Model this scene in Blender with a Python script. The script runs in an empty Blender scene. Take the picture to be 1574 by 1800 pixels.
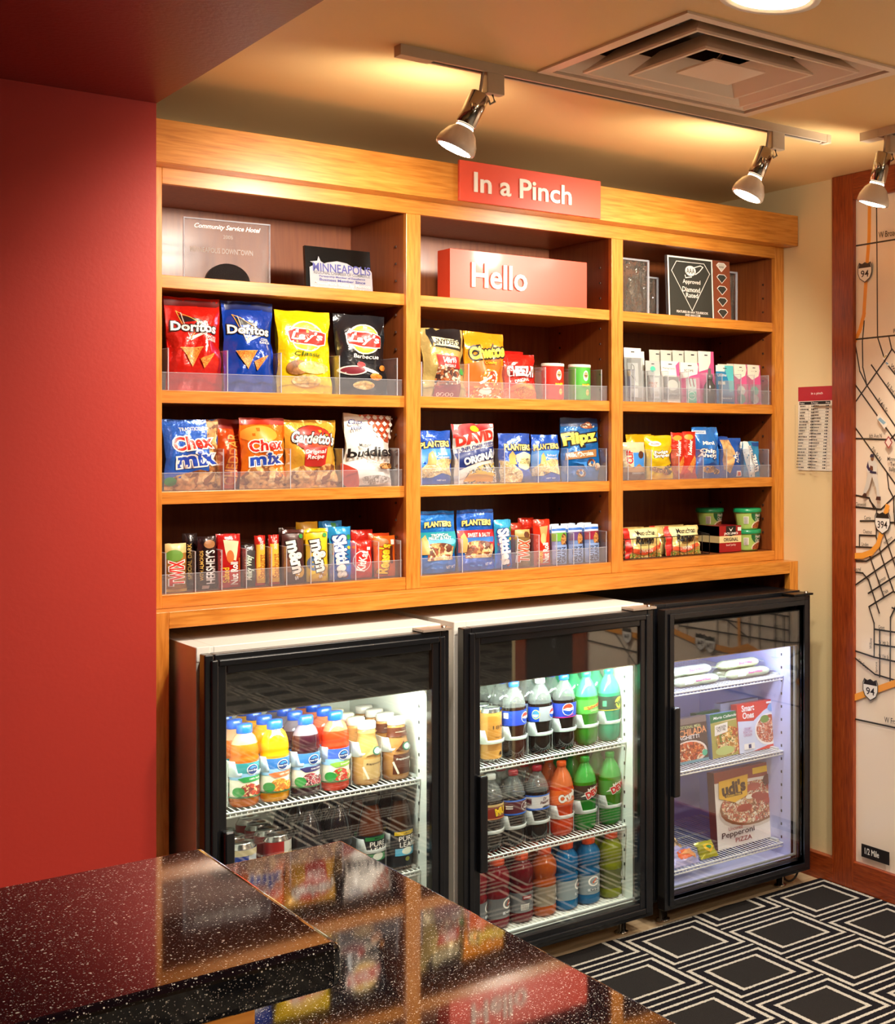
import bpy, bmesh, math, random
from mathutils import Vector, Matrix, noise
C = bpy.context
SC = C.scene
# ---------------------------------------------------------------- camera
cam_d = bpy.data.cameras.new('camera'); cam = bpy.data.objects.new('camera', cam_d); SC.collection.objects.link(cam)
cam.location = (0, 0, 1.53); cam.rotation_euler = (math.radians(90), 0, math.radians(-44.503))
cam_d.sensor_fit = 'VERTICAL'; cam_d.sensor_height = 24.0; cam_d.lens = 24.0*2342/1800
cam_d.shift_x = -825/1800; cam_d.shift_y = -124/1800; cam_d.clip_start = 0.05
SC.camera = cam
SC.view_settings.view_transform = 'Standard'; SC.view_settings.look = 'None'
SC.view_settings.gamma = 1; SC.view_settings.use_curve_mapping = False
SC.view_settings.exposure = 0.42
w = bpy.data.worlds.new('world'); SC.world = w; w.use_nodes = True
w.node_tree.nodes['Background'].inputs[0].default_value = (1, .82, .62, 1)
w.node_tree.nodes['Background'].inputs[1].default_value = 0.05
# ---------------------------------------------------------------- room lights, mostly added fill out of view
def area(name, loc, size, power, col, rot=(0,0,0), sy=None, shape=None, spread=None):
    l = bpy.data.lights.new(name, 'AREA'); l.energy = power; l.color = col; l.size = size
    l.shape = shape or ('RECTANGLE' if sy else 'DISK')
    if sy: l.size_y = sy
    if spread: l.spread = spread
    o = bpy.data.objects.new(name, l); SC.collection.objects.link(o); o.location = loc; o.rotation_euler = rot
    return o
WARM = (1, .91, .78)
# the downlight in view, then fill downlights added out of view: (x, y, power)
CAN_AND_FILLS = [(1.70, 2.16, 12), (1.9, 0.6, 22), (1.95, -0.9, 22), (2.2, 1.3, 13)]
for x, y, p in CAN_AND_FILLS: area('downlight_or_fill_glow', (x, y, 2.425), .14, p*1.5, WARM, spread=math.radians(152))
area('added_panel_fill', (.9, -1.2, 2.40), .6, 20, (1, .93, .82), sy=.6)  # soft fill added behind the viewer
# ---------------------------------------------------------------- materials
def lin(h):
    if isinstance(h, str):
        h = h.lstrip('#'); c = [int(h[i:i+2], 16)/255 for i in (0, 2, 4)]
        return tuple(((x+.055)/1.055)**2.4 if x > .04045 else x/12.92 for x in c)
    return tuple(h)
_M = {}
def nm(m): m.use_nodes = True; return m.node_tree.nodes, m.node_tree.links
def mat(name, col, rough=.5, metal=0, bump=0, bscale=60, coat=0, spec=.5, emit=0, trans=0):
    key = (name, col, rough, metal, bump, coat, emit, trans)
    if key in _M: return _M[key]
    m = bpy.data.materials.new(name); N, L = nm(m); b = N['Principled BSDF']; c = lin(col)
    b.inputs['Base Color'].default_value = (*c, 1); b.inputs['Roughness'].default_value = rough
    b.inputs['Metallic'].default_value = metal; b.inputs['Coat Weight'].default_value = coat; b.inputs['Coat Roughness'].default_value = .08
    b.inputs['Specular IOR Level'].default_value = spec; b.inputs['Transmission Weight'].default_value = trans
    if emit: b.inputs['Emission Color'].default_value = (*c, 1); b.inputs['Emission Strength'].default_value = emit
    if bump:
        t = N.new('ShaderNodeTexCoord'); n = N.new('ShaderNodeTexNoise'); n.inputs['Scale'].default_value = bscale; n.inputs['Detail'].default_value = 3
        k = N.new('ShaderNodeBump'); k.inputs['Strength'].default_value = bump; k.inputs['Distance'].default_value = .01
        L.new(t.outputs['Object'], n.inputs['Vector']); L.new(n.outputs['Fac'], k.inputs['Height']); L.new(k.outputs[0], b.inputs['Normal'])
    _M[key] = m; return m
def foil(h): return mat('foil_'+h, h, .22, .22, .55, 30, .4)
def ink(h): return mat('print_'+h, h, .4, 0, 0, 0, .15)
def plas(h): return mat('plastic_'+h, h, .3, 0, 0, 0, .2)
def wood(name, ca, cb, cc, axis='X', scale=1.0, rough=.32):
    m = bpy.data.materials.new(name); N, L = nm(m); b = N['Principled BSDF']
    t = N.new('ShaderNodeTexCoord'); mp = N.new('ShaderNodeMapping')
    s = {'X': (1.3, 16, 16), 'Y': (16, 1.3, 16), 'Z': (16, 16, 1.3)}[axis]
    mp.inputs['Scale'].default_value = tuple(v*scale for v in s)
    n = N.new('ShaderNodeTexNoise'); n.inputs['Scale'].default_value = 1.6; n.inputs['Detail'].default_value = 5; n.inputs['Distortion'].default_value = 1.2
    n2 = N.new('ShaderNodeTexNoise'); n2.inputs['Scale'].default_value = 9; n2.inputs['Detail'].default_value = 4
    wv = N.new('ShaderNodeMath'); wv.operation = 'MULTIPLY'; wv.inputs[1].default_value = 34
    sn = N.new('ShaderNodeMath'); sn.operation = 'SINE'
    ad = N.new('ShaderNodeMath'); ad.operation = 'MULTIPLY_ADD'; ad.inputs[1].default_value = .07; 
    r = N.new('ShaderNodeValToRGB'); e = r.color_ramp.elements
    e[0].position = .25; e[0].color = (*lin(ca), 1); e[1].position = .8; e[1].color = (*lin(cc), 1)
    x = e.new(.5); x.color = (*lin(cb), 1)
    L.new(t.outputs['Object'], mp.inputs[0]); L.new(mp.outputs[0], n.inputs['Vector']); L.new(mp.outputs[0], n2.inputs['Vector'])
    L.new(n.outputs['Fac'], wv.inputs[0]); L.new(wv.outputs[0], sn.inputs[0])
    L.new(sn.outputs[0], ad.inputs[0]); L.new(n2.outputs['Fac'], ad.inputs[2]); L.new(ad.outputs[0], r.inputs[0])
    L.new(r.outputs[0], b.inputs['Base Color']); b.inputs['Roughness'].default_value = rough
    b.inputs['Coat Weight'].default_value = .25; b.inputs['Coat Roughness'].default_value = .2
    return m
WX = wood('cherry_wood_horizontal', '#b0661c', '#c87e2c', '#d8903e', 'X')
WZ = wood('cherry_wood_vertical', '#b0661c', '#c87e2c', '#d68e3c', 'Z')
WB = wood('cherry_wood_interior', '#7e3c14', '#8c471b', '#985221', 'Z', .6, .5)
WO = wood('red_oak_vertical', '#6e260a', '#8c370f', '#a04a1a', 'Z', 1.6, .4)
WOY = wood('red_oak_horizontal', '#6e260a', '#8c370f', '#a04a1a', 'Y', 1.6, .4)
def food(name, cols, scale=90, rough=.5, bump=.6):
    if name in _M: return _M[name]
    m = bpy.data.materials.new('food_'+name); N, L = nm(m); b = N['Principled BSDF']
    t = N.new('ShaderNodeTexCoord'); v = N.new('ShaderNodeTexVoronoi'); v.inputs['Scale'].default_value = scale
    ns = N.new('ShaderNodeTexNoise'); ns.inputs['Scale'].default_value = scale*.5
    mx = N.new('ShaderNodeMixRGB'); mx.inputs[0].default_value = .06
    L.new(t.outputs['Object'], mx.inputs[1]); L.new(ns.outputs['Color'], mx.inputs[2]); L.new(mx.outputs[0], v.inputs['Vector'])
    L.new(t.outputs['Object'], ns.inputs['Vector'])
    sp = N.new('ShaderNodeSeparateColor'); r = N.new('ShaderNodeValToRGB'); r.color_ramp.interpolation = 'CONSTANT'
    e = r.color_ramp.elements
    while len(e) < len(cols): e.new(.5)
    for i, c in enumerate(cols): e[i].position = i/len(cols); e[i].color = (*lin(c), 1)
    L.new(v.outputs['Color'], sp.inputs[0]); L.new(sp.outputs[0], r.inputs[0])
    dk = N.new('ShaderNodeMapRange'); dk.inputs[1].default_value = .25; dk.inputs[2].default_value = .75; dk.inputs[3].default_value = 1.15; dk.inputs[4].default_value = .6
    mu = N.new('ShaderNodeMixRGB'); mu.blend_type = 'MULTIPLY'; mu.inputs[0].default_value = 1
    L.new(v.outputs['Distance'], dk.inputs[0]); L.new(r.outputs[0], mu.inputs[1]); L.new(dk.outputs[0], mu.inputs[2]); L.new(mu.outputs[0], b.inputs['Base Color'])
    b.inputs['Roughness'].default_value = rough; b.inputs['Coat Weight'].default_value = .2
    _M[name] = m; return m
def clear(name, tint=(1, 1, 1), ior=1.5, haze=0, hazecol=(.8, .8, .85), rough=.02):
    m = bpy.data.materials.new(name); N, L = nm(m); N.remove(N['Principled BSDF']); out = N['Material Output']
    tr = N.new('ShaderNodeBsdfTransparent'); tr.inputs[0].default_value = (*tint, 1)
    gl = N.new('ShaderNodeBsdfGlossy'); gl.inputs['Roughness'].default_value = rough; gl.inputs[0].default_value = (1, 1, 1, 1)
    fr = N.new('ShaderNodeFresnel'); fr.inputs[0].default_value = ior
    ge = N.new('ShaderNodeNewGeometry'); io = N.new('ShaderNodeMapRange'); io.inputs[3].default_value = ior; io.inputs[4].default_value = 1/ior
    L.new(ge.outputs['Backfacing'], io.inputs[0]); L.new(io.outputs[0], fr.inputs[0])
    a = N.new('ShaderNodeMixShader'); L.new(fr.outputs[0], a.inputs[0]); L.new(tr.outputs[0], a.inputs[1]); L.new(gl.outputs[0], a.inputs[2])
    if haze:
        df = N.new('ShaderNodeBsdfDiffuse'); df.inputs[0].default_value = (*hazecol, 1)
        b = N.new('ShaderNodeMixShader'); b.inputs[0].default_value = haze
        L.new(a.outputs[0], b.inputs[1]); L.new(df.outputs[0], b.inputs[2]); a = b
    L.new(a.outputs[0], out.inputs[0]); return m
GLASS = clear('cooler_door_glass', (.96, .97, .97), 1.85)
ACR = clear('clear_acrylic', (.93, .93, .95), 1.45, .07)
ACRE = clear('acrylic_edge', (.8, .8, .85), 1.6, .35, (.85, .85, .9))
PLAQ = clear('plaque_acrylic', (.96, .96, .97), 1.5, .04)
BCLR = clear('clear_bottle_shoulder', (.80, .80, .78), 1.6, .10, (.7, .7, .68), .06)
GLIDE = clear('frosted_plastic', (.9, .93, .9), 1.4, .45, (.9, .93, .9), .2)
def liquid(h, name=None, k=.35):
    key = ('liq', h, k)
    if key in _M: return _M[key]
    m = bpy.data.materials.new('liquid_'+h); N, L = nm(m); b = N['Principled BSDF']; out = N['Material Output']
    b.inputs['Base Color'].default_value = (*lin(h), 1); b.inputs['Roughness'].default_value = .12; b.inputs['Coat Weight'].default_value = .6; b.inputs['Coat Roughness'].default_value = .03
    tl = N.new('ShaderNodeBsdfTranslucent'); tl.inputs[0].default_value = (*lin(h), 1)
    mx = N.new('ShaderNodeMixShader'); mx.inputs[0].default_value = k
    L.new(b.outputs[0], mx.inputs[1]); L.new(tl.outputs[0], mx.inputs[2]); L.new(mx.outputs[0], out.inputs[0])
    _M[key] = m; return m
BLK = mat('black_gloss_plastic', '#0d0f14', .28, 0, 0, 0, .3)
BLKM = mat('black_matte', '#050506', .5)
WHT = mat('white_enamel', '#f2eee6', .35, 0, 0, 0, .2)
LINER = mat('cooler_liner', '#e6e8de', .45)
LINER3 = mat('cooler_liner_blue_white', '#c9cdf0', .45)
WIRE = mat('white_coated_wire', '#e8e8e0', .35)
CHR = mat('brushed_nickel', '#c0b8ae', .14, 1)
STEEL = mat('steel', '#9a9288', .3, 1)
# ---------------------------------------------------------------- mesh helpers
class MB:
    def __init__(s): s.bm = bmesh.new(); s.mats = []
    def mi(s, m):
        if m not in s.mats: s.mats.append(m)
        return s.mats.index(m)
    def faces(s, vs, fs, m, smooth=False):
        bv = [s.bm.verts.new(v) for v in vs]; k = s.mi(m)
        for f in fs:
            try: q = s.bm.faces.new([bv[i] for i in f])
            except ValueError: continue
            q.material_index = k; q.smooth = smooth
        return bv
    def box(s, x0, y0, z0, x1, y1, z1, m, M=None):
        vs = [Vector((x, y, z)) for z in (z0, z1) for y in (y0, y1) for x in (x0, x1)]
        if M: vs = [M @ v for v in vs]
        s.faces(vs, [(0,2,3,1), (4,5,7,6), (0,1,5,4), (2,6,7,3), (0,4,6,2), (1,3,7,5)], m); return s
    def tube(s, pts, r, m, n=8, cap=True):
        pts = [Vector(p) for p in pts]; rings = []; k = s.mi(m)
        for i, p in enumerate(pts):
            d = (pts[min(i+1, len(pts)-1)]-pts[max(i-1, 0)]).normalized()
            a = d.cross(Vector((0, 0, 1)));
            if a.length < .01: a = d.cross(Vector((1, 0, 0)))
            a.normalize(); b = d.cross(a)
            rr = r[i] if isinstance(r, (list, tuple)) else r
            rings.append([s.bm.verts.new(p+(a*math.cos(t)+b*math.sin(t))*rr) for t in [2*math.pi*j/n for j in range(n)]])
        for A, B in zip(rings, rings[1:]):
            for j in range(n):
                f = s.bm.faces.new([A[j], A[(j+1) % n], B[(j+1) % n], B[j]]); f.material_index = k; f.smooth = True
        if cap:
            for R in (rings[0], rings[-1]): f = s.bm.faces.new(R); f.material_index = k
        return s
    def lathe(s, prof, m, n=24, M=None, mats=None, flute=None):
        rings = []; M = M or Matrix()
        for i, (r, z) in enumerate(prof):
            ring = []
            for j in range(n):
                t = 2*math.pi*j/n; rr = r*(flute(z, t) if flute else 1)
                ring.append(s.bm.verts.new(M @ Vector((rr*math.cos(t), rr*math.sin(t), z))))
            rings.append(ring)
        for i, (A, B) in enumerate(zip(rings, rings[1:])):
            k = s.mi(mats[i] if mats else m)
            for j in range(n):
                f = s.bm.faces.new([A[j], A[(j+1) % n], B[(j+1) % n], B[j]]); f.material_index = k; f.smooth = True
        for R in (rings[0], rings[-1]):
            try: f = s.bm.faces.new(R); f.material_index = s.mi(mats[0 if R is rings[0] else -1] if mats else m)
            except ValueError: pass
        return s
    def build(s, name, parent=None, loc=None, rot=None, bevel=0, recalc=True):
        if recalc: bmesh.ops.recalc_face_normals(s.bm, faces=s.bm.faces)
        me = bpy.data.meshes.new(name); s.bm.to_mesh(me); s.bm.free()
        for m in s.mats: me.materials.append(m)
        o = bpy.data.objects.new(name, me); SC.collection.objects.link(o)
        if parent: o.parent = parent
        if loc: o.location = loc
        if rot: o.rotation_euler = rot
        if bevel:
            b = o.modifiers.new('bevel', 'BEVEL'); b.width = bevel; b.segments = 2; b.limit_method = 'ANGLE'
        return o
def tag(o, label=None, cat=None, group=None, kind=None):
    if label: o['label'] = label
    if cat: o['category'] = cat
    if group: o['group'] = group
    if kind: o['kind'] = kind
    return o
def empty(name, loc, label, cat, group=None, rot=None):
    o = bpy.data.objects.new(name, None); SC.collection.objects.link(o); o.location = loc; o.empty_display_size = .05
    if rot: o.rotation_euler = rot
    return tag(o, label, cat, group)
def copy_tree(o, parent=None):
    c = o.copy(); SC.collection.objects.link(c); c.parent = parent
    for ch in list(o.children): copy_tree(ch, c)
    return c
def boxo(name, x0, y0, z0, x1, y1, z1, m, parent=None, bevel=0): return MB().box(x0, y0, z0, x1, y1, z1, m).build(name, parent, bevel=bevel)
# ---------------------------------------------------------------- printed surfaces
_ts = bpy.data.scenes.new('lettering_scratch'); _T = {}
def text_polys(s, off=0.0, shear=0.0, sp=1.0):
    k = (s, off, shear, sp)
    if k in _T: return _T[k]
    cu = bpy.data.curves.new('t', 'FONT'); cu.body = s; cu.size = 1; cu.offset = off; cu.shear = shear; cu.resolution_u = 3; cu.space_character = sp
    cu.space_line = .85; cu.align_x = 'CENTER'
    o = bpy.data.objects.new('t', cu); _ts.collection.objects.link(o)
    me = bpy.data.meshes.new_from_object(o)
    vs = [(v.co.x, v.co.y) for v in me.vertices]; fs = [tuple(p.vertices) for p in me.polygons]
    bpy.data.objects.remove(o); bpy.data.curves.remove(cu); bpy.data.meshes.remove(me)
    _T[k] = (vs, fs); return _T[k]
def ell(cx, cy, rx, ry, n=22, a0=0, a1=2*math.pi): return [(cx+rx*math.cos(a0+(a1-a0)*i/n), cy+ry*math.sin(a0+(a1-a0)*i/n)) for i in range(n+(0 if a1-a0 > 6.28 else 1))]
def paint(mb, shapes, W, H, S, nu=8, nv=10, base=None, eps=.00045):
    """shapes in u,v 0..1; text sizes in units of W. S(u,v)->Vector"""
    bm = bmesh.new(); mats = []
    def mi(m):
        if m not in mats: mats.append(m)
        return mats.index(m)
    def poly(pts, m, z):
        a = sum(p[0]*q[1]-q[0]*p[1] for p, q in zip(pts, pts[1:]+pts[:1]))
        if a < 0: pts = pts[::-1]
        f = bm.faces.new([bm.verts.new((x, y, z)) for x, y in pts]); f.material_index = mi(m)
    if base: poly([(0, 0), (1, 0), (1, 1), (0, 1)], base, 0)
    for i, sh in enumerate(shapes):
        z = i+1; t = sh[0]
        if t == 'r': poly([(sh[1], sh[2]), (sh[3], sh[2]), (sh[3], sh[4]), (sh[1], sh[4])], sh[5], z)
        elif t == 'e': poly(ell(*sh[1:5]), sh[5], z)
        elif t == 'p': poly(list(sh[1]), sh[2], z)
        elif t == 'l':     # polyline strip: pts, width (in W), mat
            pts = [(p[0]*W, p[1]*H) for p in sh[1]]; hw = sh[2]*W/2
            for a, b in zip(pts, pts[1:]):
                dx, dy = b[0]-a[0], b[1]-a[1]; l = math.hypot(dx, dy) or 1; ex, ey = dx/l*hw, dy/l*hw
                q = [(a[0]-ex+ey, a[1]-ey-ex), (b[0]+ex+ey, b[1]+ey-ex), (b[0]+ex-ey, b[1]+ey+ex), (a[0]-ex-ey, a[1]-ey+ex)]
                poly([(x/W, y/H) for x, y in q], sh[3], z+.01*pts.index(a))
        elif t == 't':     # text, cx, cy, w, h, mat, rot, opts
            s, cx, cy, tw, th, m = sh[1:7]; rot = math.radians(sh[7] if len(sh) > 7 else 0); op = sh[8] if len(sh) > 8 else {}
            off = op.get('b', .012); shr = op.get('s', 0)
            vs0, _ = text_polys(s, 0, shr)
            if not vs0: continue
            x0 = min(v[0] for v in vs0); x1 = max(v[0] for v in vs0); y0 = min(v[1] for v in vs0); y1 = max(v[1] for v in vs0)
            lay = []
            if 'o' in op: lay.append((op['o'], off+op.get('ow', .05), z-.5))
            lay.append((m, off, z))
            c, sn = math.cos(rot), math.sin(rot)
            for mm, of, zz in lay:
                vs, fs = text_polys(s, of, shr)
                P = []
                for x, y in vs:
                    X = ((x-x0)/(x1-x0)-.5)*tw*W; Y = ((y-y0)/(y1-y0)-.5)*th*W
                    if 'arc' in op: Y += op['arc']*W*(1-(2*X/(tw*W))**2)
                    X, Y = X*c-Y*sn, X*sn+Y*c
                    P.append((cx+X/W, cy+Y/H))
                bv = [bm.verts.new((x, y, zz)) for x, y in P]; k = mi(mm)
                for f in fs:
                    try: q = bm.faces.new([bv[i] for i in f]); q.material_index = k
                    except ValueError: pass
    def allg(): return bm.verts[:]+bm.edges[:]+bm.faces[:]
    for co, no in (((0,0,0), (-1,0,0)), ((1,0,0), (1,0,0)), ((0,0,0), (0,-1,0)), ((0,1,0), (0,1,0))):
        bmesh.ops.bisect_plane(bm, geom=allg(), dist=1e-6, plane_co=co, plane_no=no, clear_outer=True)
    for i in range(1, nu): bmesh.ops.bisect_plane(bm, geom=allg(), dist=1e-6, plane_co=(i/nu, 0, 0), plane_no=(1, 0, 0))
    for j in range(1, nv): bmesh.ops.bisect_plane(bm, geom=allg(), dist=1e-6, plane_co=(0, j/nv, 0), plane_no=(0, 1, 0))
    G = [[Vector(S(i/nu, j/nv)) for j in range(nv+1)] for i in range(nu+1)]
    Nn = [[None]*(nv+1) for _ in range(nu+1)]
    for i in range(nu+1):
        for j in range(nv+1):
            a = G[min(i+1, nu)][j]-G[max(i-1, 0)][j]; b = G[i][min(j+1, nv)]-G[i][max(j-1, 0)]
            n_ = a.cross(b); Nn[i][j] = n_.normalized() if n_.length > 1e-12 else Vector((0, -1, 0))
    vmap = {}
    for v in bm.verts:
        u, q = min(max(v.co.x, 0), 1)*nu, min(max(v.co.y, 0), 1)*nv
        i, j = min(int(u), nu-1), min(int(q), nv-1); a, b = u-i, q-j
        P = G[i][j]*(1-a)*(1-b)+G[i+1][j]*a*(1-b)+G[i][j+1]*(1-a)*b+G[i+1][j+1]*a*b
        n_ = Nn[i][j]*(1-a)*(1-b)+Nn[i+1][j]*a*(1-b)+Nn[i][j+1]*(1-a)*b+Nn[i+1][j+1]*a*b
        vmap[v] = mb.bm.verts.new(P+n_*eps*v.co.z)
    for f in bm.faces:
        try: q = mb.bm.faces.new([vmap[v] for v in f.verts])
        except ValueError: continue
        q.material_index = mb.mi(mats[f.material_index]); q.smooth = True
    bm.free()
# ---------------------------------------------------------------- product builders (local origin: bottom centre, front faces -Y)
def bag(name, W, H, T, base, shapes, seed=0, kind='pillow', lean=-.08, loc=(0,0,0), rz=0, ry=0, label='', cat='snack bag', group=None, nu=10, nv=14, crimp=None):
    rnd = random.Random(seed); ph = rnd.random()*50
    def S(u, v, sgn=-1):
        e = 1-abs(2*u-1)**2.6
        if kind == 'pouch': pv = (min(1, (1-v)*1.25))**.8*(1 if v < .9 else (1-v)/.1*.6+.05)*(.75 if v < .06 else 1)
        elif kind == 'bar': pv = min(1, v/.1)**.6*min(1, (1-v)/.1)**.6
        else: pv = max(0, math.sin(math.pi*min(1, max(0, (v-.04)/.9)))) ** .55
        bul = e**.75*pv
        nar = .05*math.sin(math.pi*v)*pv if kind == 'pillow' else 0
        x = (u-.5)*W*(1-nar*1.3)
        wr = noise.noise(Vector((u*3.3+ph, v*4.2, sgn*3+ph)))*T*.30*(0.35+pv) + noise.noise(Vector((u*9+ph, v*9, sgn+ph)))*T*.10
        ed = noise.noise(Vector((v*4+ph, 7*(u > .5), 1)))*W*.018*abs(2*u-1)**3
        top = noise.noise(Vector((u*3.5+ph, 3, 9)))*H*.016*(v**6)
        return Vector((x+ed, sgn*(T/2*bul+.0012)+wr*(1 if kind != 'bar' else .5), v*H+top))
    mb = MB()
    paint(mb, shapes, W, H, S, nu, nv, base)
    vs = []; fs = []
    for i in range(nu+1):
        for j in range(nv+1): vs.append(S(i/nu, j/nv, 1))
    for i in range(nu):
        for j in range(nv):
            a = i*(nv+1)+j; fs.append((a, a+1, a+nv+2, a+nv+1))
    mb.faces(vs, fs, crimp or base, True)
    # edge strips that close front and back shells
    for u in (0, 1):
        L_ = [(S(u, j/nv, -1), S(u, j/nv, 1)) for j in range(nv+1)]
        vs = [p for q in L_ for p in q]; mb.faces(vs, [(2*j, 2*j+2, 2*j+3, 2*j+1) for j in range(nv)], base, True)
    for v in (0, 1):
        L_ = [(S(i/nu, v, -1), S(i/nu, v, 1)) for i in range(nu+1)]
        vs = [p for q in L_ for p in q]; mb.faces(vs, [(2*j, 2*j+2, 2*j+3, 2*j+1) for j in range(nu)], base, True)
    o = mb.build(name, loc=loc, rot=(lean, ry, rz), recalc=False)
    return tag(o, label, cat, group)
def carton(name, W, H, D, base, shapes, loc, label, cat='box', lean=0, rz=0, side=None, top=None, group=None, nu=2, nv=2, lshapes=None):
    mb = MB()
    mb.faces([(-W/2,0,0), (-W/2,D,0), (-W/2,D,H), (-W/2,0,H)], [(0,3,2,1)], side or base)
    mb.faces([(W/2,0,0), (W/2,D,0), (W/2,D,H), (W/2,0,H)], [(0,1,2,3)], side or base)
    mb.faces([(-W/2,D,0), (W/2,D,0), (W/2,D,H), (-W/2,D,H)], [(0,3,2,1)], side or base)
    mb.faces([(-W/2,0,H), (W/2,0,H), (W/2,D,H), (-W/2,D,H)], [(0,1,2,3)], top or side or base)
    mb.faces([(-W/2,0,0), (W/2,0,0), (W/2,D,0), (-W/2,D,0)], [(0,3,2,1)], side or base)
    paint(mb, shapes, W, H, lambda u, v: Vector(((u-.5)*W, 0, v*H)), nu, nv, base, .0003)
    if lshapes: paint(mb, lshapes, D, H, lambda u, v: Vector((-W/2, (1-u)*D, v*H)), 1, 1, side or base, .0003)
    o = mb.build(name, loc=loc, rot=(lean, 0, rz), recalc=False)
    return tag(o, label, cat, group)
def label_band(prof_r, z0, z1, shapes, base, ang=200, nu=16, nv=2, center=-90, eps=.0003):
    mb = MB(); R = prof_r+.0006; A = math.radians(ang); W = R*A; H = z1-z0; c0 = math.radians(center)
    def S(u, v):
        t = c0-A/2+A*u
        return Vector((R*math.cos(t), R*math.sin(t), z0+v*H))
    paint(mb, shapes, W, H, S, nu, nv, base, eps)
    if ang < 359:
        n = 12; B = 2*math.pi-A; vs = []
        for i in range(n+1):
            t = c0+A/2+B*i/n; vs += [(R*math.cos(t), R*math.sin(t), z0), (R*math.cos(t), R*math.sin(t), z1)]
        mb.faces(vs, [(2*i, 2*i+2, 2*i+3, 2*i+1) for i in range(n)], base, True)
    return mb
# ================================================================ setting
def struct(o): o['kind'] = 'structure'; return o
H_ = 2.444
BEIGE = mat('beige_wall_paint', '#e3cd9c', .55, 0, .05, 200)
CEIL = mat('ceiling_paint', '#eec688', .45, 0, .04, 160)
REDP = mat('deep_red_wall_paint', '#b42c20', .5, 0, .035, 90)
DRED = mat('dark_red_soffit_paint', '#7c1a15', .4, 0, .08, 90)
# floor: pale vinyl planks
VIN = wood('vinyl_floor', '#b59a78', '#c9ae8a', '#d6bd98', 'X', .5, .4)
struct(boxo('floor', -2.6, -6.2, -.08, 7.2, 4.35, 0, VIN))
struct(boxo('wall_right', 3.043, 1.215, 0, 3.2, 4.35, H_+.2, BEIGE))
struct(boxo('wall_back', -2.6, 4.2, 0, 3.043, 4.35, H_+.2, BEIGE))
struct(boxo('wall_lobby', 7.2, -6.35, 0, 7.35, 4.35, H_+.2, BEIGE))
struct(boxo('wall_left', -2.75, -6.2, 0, -2.6, 4.35, H_+.2, BEIGE))
struct(boxo('wall_front', -2.75, -6.35, 0, 7.2, -6.2, H_+.2, BEIGE))
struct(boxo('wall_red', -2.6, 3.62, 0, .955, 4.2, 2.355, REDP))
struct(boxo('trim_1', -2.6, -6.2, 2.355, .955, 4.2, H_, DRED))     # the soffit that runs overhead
vx0, vx1, vy0, vy1 = 1.637, 2.27, 2.358, 2.992
c = MB(); t_ = .1
c.box(-2.6, -6.2, H_, vx0, 4.2, H_+t_, CEIL).box(vx1, -6.2, H_, 7.2, 4.2, H_+t_, CEIL).box(vx0, -6.2, H_, vx1, vy0, H_+t_, CEIL).box(vx0, vy1, H_, vx1, 4.2, H_+t_, CEIL)
struct(c.build('ceiling'))
struct(boxo('baseboard_right', 3.022, 3.488, 0, 3.043, 4.2, .088, WOY))
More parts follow.
